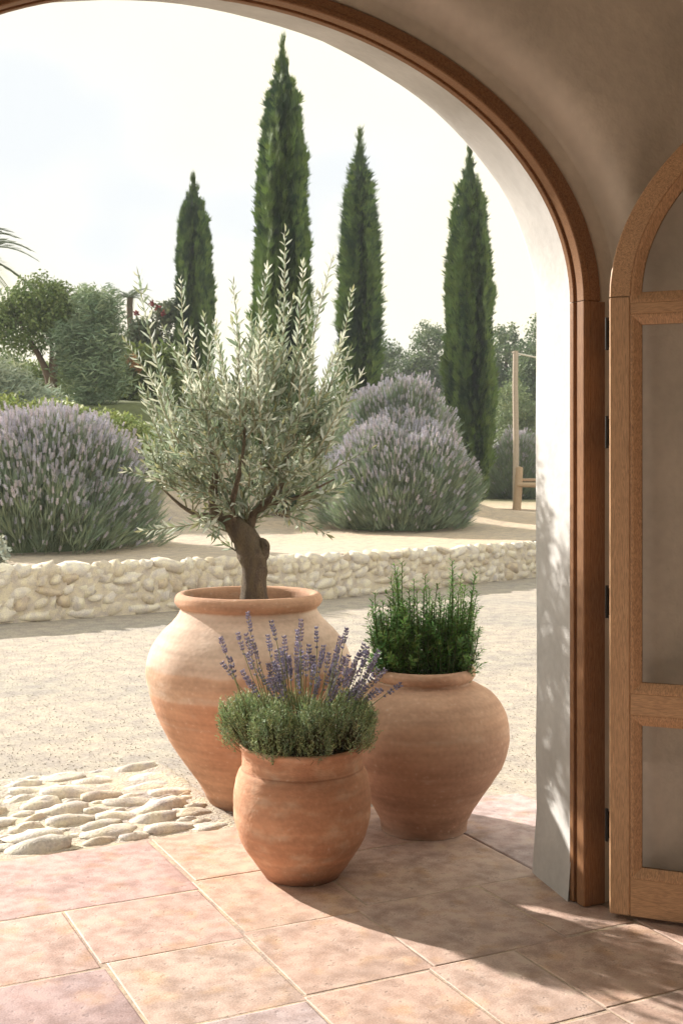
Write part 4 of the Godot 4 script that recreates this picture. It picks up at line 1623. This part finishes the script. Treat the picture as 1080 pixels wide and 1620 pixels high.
# crown: array of [centre, radii, share]; colour; leaf clump mesh
func leafy_tree(called: String, label: String, category: String, at: Vector3, trunks: Array, blobs: Array, n: int, c: Color, c2: Color, clump: ArrayMesh, sd: int, group := "") -> Node3D:
	rng.seed = sd
	var o := thing(called, label, category, at, 0.0, group)
	var bark := plain(Color(0.16, 0.11, 0.075), 0.95)
	for t in trunks:
		var mb := Mb.new()
		mb.tube(smooth_path(t[0], 3), smooth_list(t[1], 3), 7, 0.06)
		part("trunk", mb.mesh(), bark, o)
	var f := noise(sd, 1.3, 3)
	var trs := []
	var cols := []
	var total := 0.0
	for b in blobs:
		total += b[1].x * b[1].y
	for b in blobs:
		var cnt := int(n * b[1].x * b[1].y / total)
		var k := 0
		var tries := 0
		while k < cnt and tries < cnt * 6:
			tries += 1
			var dv := ball_dir() * pow(rng.randf(), 0.30)
			var p: Vector3 = b[0] + dv * b[1]
			if f.get_noise_3dv(p * 1.1) < -0.16:
				continue
			var s := rr(0.7, 1.3)
			trs.append(Transform3D(Basis.from_euler(Vector3(rr(-0.6, 0.6), rr(0, TAU), rr(-0.6, 0.6))).scaled_local(Vector3(s, s, s)), p))
			cols.append(tint(c.lerp(c2, clampf(0.5 + 1.2 * f.get_noise_3dv(p * 2.3), 0.0, 1.0)), 0.2, 0.08))
			k += 1
	many("crown", clump, leafy(0.6, 0.35), o, trs, cols)
	return o


func build_garden() -> void:
	lavender_bush("wide lavender bush at the left of the olive tree, purple above its green foot", -3.98, 15.9, 1.66, 1.74, 601, 4600)
	lavender_bush("rounded lavender bush on the gravel right of the olive tree, in front of the others", 0.92, 19.6, 1.32, 1.68, 602, 3600)
	lavender_bush("pale lavender bush rising behind the rounded one, between two cypresses", 1.10, 23.8, 1.22, 1.92, 603, 2800)
	lavender_bush("small lavender bush beyond the rightmost cypress, beside the rustic bench", 4.75, 33.0, 0.80, 1.75, 604, 1300)

	cypress("thin dark cypress, leftmost of the four, rising behind the olive tree's left side", -3.70, 30.0, 6.05, 0.42, 701, 8500, -0.15)
	cypress("tallest and broadest cypress, straight behind the olive tree", -1.08, 22.0, 8.85, 0.48, 702, 11500, 0.0)
	cypress("slim cypress between the tallest one and the rightmost one", 0.42, 28.0, 8.85, 0.43, 703, 9500, 0.0)
	cypress("rightmost cypress, yellow green and bare of branches only at its foot, right of the lavender", 2.86, 26.9, 8.15, 0.475, 704, 10500, 0.15)

	var small := clump_mesh(31, 14, 0.16, 0.085, 0.040)
	var mid := clump_mesh(32, 14, 0.26, 0.14, 0.065)
	var big := clump_mesh(33, 16, 0.55, 0.30, 0.13)
	var thin := clump_mesh(34, 16, 0.22, 0.16, 0.022)

	# left: tree with several stems on the bank
	var y := terrain(-6.1, 25.0)
	leafy_tree("fruit_tree", "bushy green tree with forked bare stems on the bank above the left lavender", "tree", Vector3(-6.1, y, -25.0), [
		[[Vector3(0.05, -0.1, 0), Vector3(0.02, 0.4, 0), Vector3(-0.10, 0.75, 0), Vector3(-0.35, 1.2, 0), Vector3(-0.6, 1.7, 0.1)], [0.10, 0.085, 0.07, 0.05, 0.02]],
		[[Vector3(0.10, -0.1, 0.05), Vector3(0.12, 0.45, 0.05), Vector3(0.22, 0.9, 0.05), Vector3(0.45, 1.4, 0.0), Vector3(0.6, 1.9, 0)], [0.10, 0.08, 0.06, 0.045, 0.02]],
		[[Vector3(0.03, 0.3, 0), Vector3(0.05, 0.8, -0.1), Vector3(0.02, 1.5, -0.2)], [0.07, 0.05, 0.02]]],
		[[Vector3(-0.55, 1.50, 0), Vector3(0.85, 0.55, 0.8), 1.0], [Vector3(0.35, 1.75, 0), Vector3(0.75, 0.62, 0.8), 1.0], [Vector3(-0.1, 2.1, 0.1), Vector3(0.62, 0.5, 0.6), 1.0], [Vector3(0.75, 1.35, 0), Vector3(0.45, 0.35, 0.5), 1.0], [Vector3(-0.95, 1.95, 0.1), Vector3(0.45, 0.42, 0.5), 1.0], [Vector3(0.75, 2.05, 0), Vector3(0.4, 0.28, 0.4), 1.0]],
		1500, Color(0.12, 0.18, 0.06), Color(0.25, 0.31, 0.12), small, 801)
	y = terrain(-5.2, 24.0)
	leafy_tree("feathery_bush", "tall grey green feathery bush right of the forked tree", "bush", Vector3(-5.0, y - 0.2, -24.2), [[[Vector3(0, 0, 0), Vector3(0.05, 0.8, 0), Vector3(0, 1.6, 0)], [0.06, 0.04, 0.02]]],
		[[Vector3(0, 0.75, 0), Vector3(0.72, 0.78, 0.7), 1.0], [Vector3(0.12, 1.4, 0), Vector3(0.48, 0.65, 0.5), 1.0], [Vector3(0.30, 1.95, 0), Vector3(0.25, 0.48, 0.3), 1.0], [Vector3(-0.42, 1.35, 0.1), Vector3(0.35, 0.55, 0.4), 1.0], [Vector3(-0.1, 1.9, 0.1), Vector3(0.25, 0.5, 0.4), 1.0]], 1000, Color(0.17, 0.24, 0.14), Color(0.30, 0.37, 0.23), thin, 802)
	y = terrain(-5.4, 21.0)
	leafy_tree("clipped_hedge", "low yellow green hedge running behind the left lavender bush", "hedge", Vector3(-4.6, y - 0.05, -21.0), [],
		[[Vector3(-1.5, 0.62, 0), Vector3(0.85, 0.55, 0.6), 1.0], [Vector3(-0.5, 0.55, 0.1), Vector3(0.8, 0.50, 0.6), 1.0], [Vector3(0.45, 0.40, 0.1), Vector3(0.75, 0.45, 0.6), 1.0], [Vector3(1.2, 0.20, 0.1), Vector3(0.6, 0.40, 0.6), 1.0]], 1500, Color(0.24, 0.31, 0.09), Color(0.40, 0.45, 0.18), small, 803)
	y = terrain(-6.6, 21.5)
	leafy_tree("silver_shrub", "pale silvery shrub at the left below the forked tree", "shrub", Vector3(-6.25, y + 0.18, -22.4), [],
		[[Vector3(-0.3, 0.65, 0), Vector3(0.85, 0.75, 0.6), 1.0], [Vector3(0.5, 0.35, 0), Vector3(0.6, 0.55, 0.6), 1.0]], 1500, Color(0.30, 0.36, 0.27), Color(0.42, 0.47, 0.36), thin, 804)
	y = terrain(-5.1, 18.6)
	leafy_tree("box_shrub", "small bright green clipped shrub at the far left edge of the left lavender", "shrub", Vector3(-5.35, y + 0.45, -18.6), [],
		[[Vector3(0, 0.6, 0), Vector3(0.34, 0.50, 0.35), 1.0], [Vector3(-0.1, 0.1, 0), Vector3(0.4, 0.4, 0.4), 1.0]], 600, Color(0.10, 0.19, 0.04), Color(0.17, 0.27, 0.06), small, 805)
	leafy_tree("silver_ragwort", "small white leaved plant on the gravel left of the left lavender bush", "plant", Vector3(-3.93, terrain(-3.9, 13.0) - 0.02, -13.35), [],
		[[Vector3(0, 0.16, 0), Vector3(0.20, 0.18, 0.2), 1.0]], 170, Color(0.50, 0.54, 0.48), Color(0.62, 0.65, 0.58), clump_mesh(35, 12, 0.06, 0.06, 0.030), 806)
	# red flowering shrub and peach flowers between the bush and the first cypress
	y = terrain(-4.2, 27.0)
	leafy_tree("flowering_shrub", "loose green shrub with peach coloured heads beside the olive tree's left shoots", "shrub", Vector3(-4.45, y - 0.4, -26.0), [[[Vector3(0, 0, 0), Vector3(0.05, 0.9, 0)], [0.04, 0.02]]],
		[[Vector3(0.0, 0.7, 0), Vector3(0.6, 0.75, 0.5), 1.0], [Vector3(0.55, 0.9, 0), Vector3(0.45, 0.6, 0.5), 1.0]], 800, Color(0.14, 0.20, 0.06), Color(0.26, 0.31, 0.12), mid, 807)
	flower_heads(Vector3(-4.52, y - 0.4, -26.0 + 0.6), [Vector3(0.02, 1.25, 0), Vector3(0.14, 1.15, 0), Vector3(0.25, 1.05, 0), Vector3(0.1, 1.3, 0)], Color(0.50, 0.29, 0.15), "peach flower cluster above the loose green shrub", "flower cluster", 0.12)
	y = terrain(-4.4, 31.0)
	palm("small_palm", "small grey palm with a thin stem above the feathery bush", Vector3(-5.45, y, -31.0), 2.9, 0.7, 14, 811)
	leafy_tree("bougainvillea", "tall red flowering climber between the small palm and the leftmost cypress", "climber", Vector3(-4.7, y, -30.0), [[[Vector3(0, 0, 0), Vector3(0.1, 1.2, 0), Vector3(0.0, 2.2, 0)], [0.05, 0.04, 0.02]]],
		[[Vector3(-0.2, 1.6, 0), Vector3(0.5, 0.5, 0.4), 1.0], [Vector3(0.45, 2.25, 0), Vector3(0.4, 0.28, 0.3), 1.0], [Vector3(0.3, 1.1, 0), Vector3(0.7, 0.6, 0.4), 1.0]], 500, Color(0.13, 0.17, 0.10), Color(0.22, 0.25, 0.16), mid, 812)
	flower_heads(Vector3(-4.7, y, -29.5), [Vector3(-0.85, 1.95, 0), Vector3(0.05, 2.55, 0), Vector3(0.2, 2.45, 0), Vector3(0.32, 2.3, 0), Vector3(-0.3, 2.3, 0.1)], Color(0.28, 0.06, 0.06), "dark red bracts at the top of the tall climber", "flower cluster", 0.11)
	y = terrain(-10.7, 33.0)
	palm("date_palm", "tall palm whose feathery fronds hang over the forked tree", Vector3(-10.45, y, -33.0), 4.25, 2.2, 19, 813)

	# low growth along the top of the bank
	var bank_rows := [[-8.2, 28.5, 1.5, "dark green bush on the bank at the far left, behind the forked tree's stems"], [-6.6, 28.0, 1.25, "light green bush on the bank behind the forked tree"], [-5.2, 28.6, 1.35, "dull green bush on the bank behind the feathery bush"], [-3.3, 27.0, 1.2, "fresh green bush on the bank left of the leftmost cypress's foot"], [-2.3, 26.5, 1.0, "grey green bush on the slope right of the leftmost cypress's foot"]]
	for k in bank_rows.size():
		var q = bank_rows[k]
		leafy_tree("bank_bush", q[3], "bush", Vector3(q[0], terrain(q[0], q[1]) - 0.1, -q[1]), [],
			[[Vector3(0, q[2] * 0.45, 0), Vector3(0.95, q[2] * 0.55, 0.7), 1.0], [Vector3(0.5, q[2] * 0.35, 0.1), Vector3(0.6, q[2] * 0.5, 0.6), 1.0], [Vector3(-0.55, q[2] * 0.3, 0.1), Vector3(0.6, q[2] * 0.5, 0.6), 1.0]], 1100,
			[Color(0.13, 0.19, 0.09), Color(0.20, 0.27, 0.10), Color(0.17, 0.22, 0.12), Color(0.22, 0.29, 0.10), Color(0.22, 0.26, 0.17)][k], [Color(0.24, 0.30, 0.15), Color(0.35, 0.41, 0.18), Color(0.28, 0.33, 0.20), Color(0.36, 0.43, 0.18), Color(0.34, 0.38, 0.27)][k], small, 870 + k, "bushes along the top of the bank")
	# far left: hazy line of trees beyond the bank
	for q in [[-14.0, 70.0, 5.6, 6.0], [-8.0, 78.0, 5.5, 6.5], [-3.2, 82.0, 6.3, 6.0], [-20.0, 75.0, 5.2, 7.0], [2.0, 92.0, 5.6, 6.0]]:
		leafy_tree("distant_tree", ["hazy round tree on the skyline left of the feathery bush", "hazy round tree on the skyline behind the loose green shrub", "hazy round tree on the skyline between the two left cypresses", "hazy round tree at the far left behind the forked tree", "hazy round tree on the skyline behind the slim cypress"][[-14.0, -8.0, -3.2, -20.0, 2.0].find(q[0])], "tree", Vector3(q[0], terrain(q[0], q[1]) - bank(q[0], q[1]), -q[1]), [[[Vector3(0, 0, 0), Vector3(0.1, 2.0, 0), Vector3(0, 4.0, 0)], [0.3, 0.22, 0.08]]],
			[[Vector3(0, q[2] * 0.62, 0), Vector3(q[3] * 0.5, q[2] * 0.38, 3.0), 1.0], [Vector3(q[3] * 0.3, q[2] * 0.45, 0), Vector3(q[3] * 0.4, q[2] * 0.35, 2.5), 1.0], [Vector3(-q[3] * 0.3, q[2] * 0.45, 0), Vector3(q[3] * 0.4, q[2] * 0.32, 2.5), 1.0]], 500, Color(0.09, 0.13, 0.06), Color(0.14, 0.18, 0.08), big, 820 + int(q[1]), "skyline trees beyond the garden")
	# right: woods behind the two right cypresses
	var woods := [
		[2.2, 55.0, 6.3, 1.5, "round dark tree at the left end of the woods, behind the slim cypress"], [3.9, 54.0, 7.2, 1.7, "taller dark tree behind the gap between the two right cypresses"], [5.4, 56.0, 6.8, 1.5, "dark tree hidden partly by the rightmost cypress"],
		[7.1, 52.0, 6.8, 1.5, "dark tree just right of the rightmost cypress"], [8.3, 50.0, 7.0, 1.4, "tree with slim bare stems behind the wooden post"], [9.8, 51.0, 7.6, 1.6, "tall tree at the right beside the white jamb"]]
	for k in woods.size():
		var q = woods[k]
		var hh: float = q[2]
		var stems := [[[Vector3(0, 0, 0), Vector3(0.08, hh * 0.4, 0), Vector3(0, hh * 0.85, 0)], [0.16, 0.12, 0.04]]]
		if k >= 3:
			for j in 4:
				var sx := -0.8 + 0.45 * j
				stems.append([[Vector3(sx, 0, 0.5), Vector3(sx + 0.05, 1.6, 0.5), Vector3(sx * 1.1, 3.4, 0.3)], [0.07, 0.055, 0.03]])
		leafy_tree("woodland_tree", q[4], "tree", Vector3(q[0], terrain(q[0], q[1]), -q[1]), stems,
			[[Vector3(0, hh * 0.50, 0), Vector3(q[3], hh * 0.30, 1.4), 1.0], [Vector3(0.1, hh * 0.74, 0), Vector3(q[3] * 0.72, hh * 0.22, 1.1), 1.0], [Vector3(-q[3] * 0.45, hh * 0.62, 0.2), Vector3(q[3] * 0.55, hh * 0.17, 1.0), 1.0], [Vector3(q[3] * 0.5, hh * 0.57, 0.2), Vector3(q[3] * 0.55, hh * 0.18, 1.0), 1.0], [Vector3(0.0, hh * 0.90, 0), Vector3(q[3] * 0.36, hh * 0.11, 0.6), 1.0]],
			1100, Color(0.095, 0.15, 0.075), Color(0.20, 0.26, 0.13), mid, 840 + k, "woods beyond the garden")
	leafy_tree("pale_shrub", "light yellow green shrub behind the pale lavender, in front of the woods", "shrub", Vector3(2.35, terrain(2.35, 34.0), -34.0), [[[Vector3(0, 0, 0), Vector3(0.1, 1.0, 0)], [0.06, 0.03]]],
		[[Vector3(-0.5, 2.2, 0), Vector3(0.8, 1.0, 0.7), 1.0], [Vector3(0.6, 1.8, 0), Vector3(0.9, 0.95, 0.7), 1.0], [Vector3(0, 0.9, 0), Vector3(1.3, 0.9, 0.7), 1.0]], 1400, Color(0.20, 0.25, 0.10), Color(0.34, 0.38, 0.19), small, 861)
	leafy_tree("pale_shrub", "pale green young tree behind the wooden post", "shrub", Vector3(6.0, terrain(6.0, 42.0), -42.0), [[[Vector3(0, 0, 0), Vector3(0.1, 1.5, 0)], [0.06, 0.03]]],
		[[Vector3(0.0, 2.6, 0), Vector3(0.75, 1.2, 0.7), 1.0], [Vector3(0.7, 2.0, 0), Vector3(0.8, 1.1, 0.7), 1.0]], 1000, Color(0.19, 0.25, 0.11), Color(0.30, 0.35, 0.19), small, 862)

	# post with a slack rope, bench and fence at the right
	var grey_wood := wood_mat(Color(0.56, 0.56, 0.55), Vector3(6, 0.5, 6), 0.8)
	y = terrain(4.77, 32.0)
	var post := thing("wooden_post", "tall weathered wooden post with a rope at its top, beside the white jamb", "post", Vector3(4.63, y, -32.0))
	var mb := Mb.new()
	mb.tube([Vector3(0, -0.1, 0), Vector3(0.01, 1.5, 0), Vector3(-0.01, 3.0, 0), Vector3(0.0, 3.96, 0), Vector3(0.0, 3.97, 0)], [0.085, 0.08, 0.075, 0.07, 0.01], 10, 0.04)
	part("shaft", mb.mesh(), grey_wood, post)
	mb = Mb.new()
	var rope := []
	var thick := []
	for i in 21:
		var k := i / 20.0
		rope.append(Vector3(k * 6.0 - 0.1, 3.93 + 0.5 * (pow(2.0 * k - 1.0, 2.0) - 1.0) * 0.6, -k * 1.5))
		thick.append(0.022)
	mb.tube(rope, thick, 6)
	part("rope", mb.mesh(), plain(Color(0.70, 0.66, 0.58), 0.9), post)
	var post2 := thing("wooden_post", "weathered post carrying the rope's far end, hidden behind the white jamb", "post", Vector3(4.63 + 5.95, terrain(10.6, 33.5), -33.5))
	mb = Mb.new()
	mb.tube([Vector3(0, -0.1, 0), Vector3(0.01, 1.5, 0), Vector3(0, 3.96, 0), Vector3(0, 3.97, 0)], [0.10, 0.095, 0.085, 0.01], 10, 0.04)
	part("shaft", mb.mesh(), grey_wood, post2)
	var log_wood := wood_mat(Color(0.60, 0.53, 0.42), Vector3(5, 0.8, 5), 0.75)
	var log_side := wood_mat(Color(0.60, 0.50, 0.40), Vector3(0.8, 5, 5), 0.75)
	y = terrain(3.8, 25.8)
	var bench := thing("rustic_bench", "rustic pale log bench on the gravel at the right beside the white jamb", "bench", Vector3(3.78, y, -25.8), -0.12)
	for lx in [0.0, 1.5]:
		for lz in [0.0, -0.5]:
			mb = Mb.new()
			var hh := 0.94 if lz == 0.0 else 0.80
			mb.tube([Vector3(lx - 0.02, -0.02, lz), Vector3(lx + 0.01, 0.4, lz), Vector3(lx + 0.03, hh - 0.02, lz), Vector3(lx + 0.03, hh, lz)], [0.085, 0.08, 0.08, 0.02], 9, 0.04)
			part("leg", mb.mesh(), log_wood, bench)
	for k in 3:
		mb = Mb.new()
		mb.box(Vector3(-0.05, 0.62, -0.56 + 0.19 * k), Vector3(1.62, 0.68, -0.39 + 0.19 * k), 0.012)
		part("seat_plank", mb.mesh(), log_side, bench)
	mb = Mb.new()
	mb.tube([Vector3(0.0, 0.55, 0.06), Vector3(0.75, 0.54, 0.065), Vector3(1.5, 0.55, 0.06)], [0.055, 0.06, 0.055], 8, 0.04)
	part("rail", mb.mesh(), log_wood, bench)
	var dark_wood := plain(Color(0.09, 0.085, 0.085), 0.8)
	var fence := thing("picket_fence", "dark picket fence at the edge of the woods, right of the rightmost cypress", "fence", Vector3(5.2, terrain(6.5, 39.0), -39.0))
	for i in 26:
		mb = Mb.new()
		mb.box(Vector3(i * 0.15, 0.0, -0.012), Vector3(i * 0.15 + 0.075, 1.35 + 0.04 * sin(i * 2.1), 0.012), 0.003)
		part("picket", mb.mesh(), dark_wood, fence)
	for hh in [0.35, 1.05]:
		mb = Mb.new()
		mb.box(Vector3(-0.1, hh, -0.05), Vector3(3.95, hh + 0.08, -0.016), 0.004)
		part("rail", mb.mesh(), dark_wood, fence)


func flower_heads(at: Vector3, spots: Array, c: Color, label: String, category: String, size: float) -> void:
	var o := thing("flower_cluster", label, category, at)
	var m := leafy(0.6, 0.3)
	for s in spots:
		var mb := Mb.new()
		for i in 60:
			mb.col = tint(c, 0.3, 0.06)
			var dv := ball_dir()
			needle_into(mb, s + dv * size * 0.6 * rng.randf(), ball_dir(), size * 0.6, size * 0.4, ball_dir())
		part("bloom", mb.mesh(), m, o)
		mb = Mb.new()
		mb.col = Color(0.14, 0.14, 0.08)
		mb.tube([Vector3(s.x * 0.4, 0.3, -0.3), Vector3(s.x * 0.8, s.y * 0.7, -0.15), s], [0.02, 0.014, 0.008], 4)
		part("stem", mb.mesh(), m, o)


func palm(called: String, label: String, at: Vector3, h: float, l: float, n: int, sd: int) -> void:
	rng.seed = sd
	var o := thing(called, label, "palm", at)
	var mb := Mb.new()
	mb.tube(smooth_path([Vector3(0, -0.1, 0), Vector3(0.05, h * 0.4, 0), Vector3(0, h * 0.8, 0), Vector3(0, h, 0)], 6), smooth_list([0.16 * l, 0.12 * l, 0.11 * l, 0.12 * l], 6), 9, 0.08)
	part("trunk", mb.mesh(), plain(Color(0.17, 0.13, 0.10), 0.95), o)
	var m := leafy(0.5, 0.3)
	for i in n:
		mb = Mb.new()
		var a := TAU * i / n + rr(-0.2, 0.2)
		var up := rr(0.15, 1.15)
		var out := Vector3(cos(a), 0, sin(a))
		var pts := []
		for k in 9:
			var t := k / 8.0
			pts.append(Vector3(0, h, 0) + out * l * (t * cos(up * 0.6)) + Vector3(0, l * (sin(up) * t - 0.62 * t * t), 0))
		mb.col = tint(Color(0.16, 0.20, 0.13), 0.15)
		mb.tube(pts, smooth_list([0.022 * l, 0.012 * l, 0.004 * l], 4), 4)
		var side := out.cross(Vector3.UP)
		for k in range(4, 48):
			var t := k / 48.0
			var p0: Vector3 = pts[int(t * 8)]
			var p1: Vector3 = pts[mini(int(t * 8) + 1, 8)]
			var p := p0.lerp(p1, fmod(t * 8.0, 1.0))
			var along := (p1 - p0).normalized()
			for sg in [1.0, -1.0]:
				mb.col = tint(Color(0.17, 0.215, 0.150), 0.2)
				needle_into(mb, p, (along * 0.75 + side * sg * 0.85 + Vector3(0, 0.10, 0)).normalized(), l * 0.30 * (1.1 - 0.75 * t), 0.018 * l, Vector3.UP)
		part("frond", mb.mesh(), m, o)


# ------------------------------------------------------------------ scene
func sky_image() -> Image:
	var w := 512
	var h := 256
	var im := Image.create(w, h, false, Image.FORMAT_RGBF)
	var f := noise(91, 1.1, 5)
	var g := noise(92, 2.6, 4)
	for y in h:
		var el := PI / 2 - PI * (y + 0.5) / h
		for x in w:
			var az := TAU * (x + 0.5) / w
			var d := Vector3(cos(el) * cos(az), sin(el) * 2.2, cos(el) * sin(az))
			var k := clampf(0.5 + 1.3 * f.get_noise_3dv(d) + 0.35 * g.get_noise_3dv(d), 0.0, 1.0)
			# milky high cloud with thin bluish gaps
			var c := Color(0.325, 0.338, 0.345).lerp(Color(0.445, 0.420, 0.330), smoothstep(0.22, 0.62, k))
			var low := smoothstep(0.10, 0.0, sin(el))
			c = c.lerp(Color(0.445, 0.420, 0.330), low * 0.8)
			im.set_pixel(x, y, c)
	return im


func _ready() -> void:
	rng.seed = 7
	# camera, level, with the lens shifted a little downwards
	var cam := Camera3D.new()
	cam.name = "camera"
	var near := 0.05
	var ca := CameraAttributesPhysical.new()
	ca.frustum_near = near
	ca.frustum_far = 900.0
	ca.frustum_focal_length = 42.0
	ca.frustum_focus_distance = 4.9
	ca.exposure_aperture = 10.0
	cam.attributes = ca
	cam.projection = Camera3D.PROJECTION_FRUSTUM
	cam.near = near
	cam.far = 900.0
	cam.size = 2.0 * near * 810.0 / 1900.0
	cam.frustum_offset = Vector2(0.0, -near * 70.0 / 1900.0)
	cam.position = Vector3(0, 1.5, 0)
	add_child(cam)
	cam.current = true
	# sky
	var env := Environment.new()
	env.background_mode = Environment.BG_SKY
	var sky := Sky.new()
	var pan := PanoramaSkyMaterial.new()
	pan.panorama = ImageTexture.create_from_image(sky_image())
	pan.energy_multiplier = 1.0
	sky.sky_material = pan
	env.sky = sky
	env.tonemap_mode = Environment.TONE_MAPPER_LINEAR
	env.tonemap_exposure = 2.9
	env.sdfgi_enabled = true
	env.ssao_enabled = true
	env.ssil_enabled = true
	env.fog_enabled = true
	env.fog_density = 0.0013
	env.fog_light_color = Color(0.95, 0.96, 1.0)
	var we := WorldEnvironment.new()
	we.name = "environment"
	we.environment = env
	add_child(we)
	# sun: low, behind the garden's left
	var sun := DirectionalLight3D.new()
	sun.name = "sun"
	sun.light_color = Color(1.0, 0.965, 0.925)
	sun.light_energy = 1.1
	sun.light_angular_distance = 0.9
	sun.shadow_enabled = true
	add_child(sun)
	var el := deg_to_rad(27.0)
	var travel := Vector3(0.77 * cos(el), -sin(el), 0.64 * cos(el))
	sun.look_at_from_position(Vector3.ZERO, travel, Vector3.UP)

	make_textures()
	build_ground()
	build_house()
	build_floor()
	build_low_wall()
	build_cobbles()
	build_garden()
	build_door()
	build_pots()
	build_olive()
	build_lavender_pot_plant()
	build_rosemary()
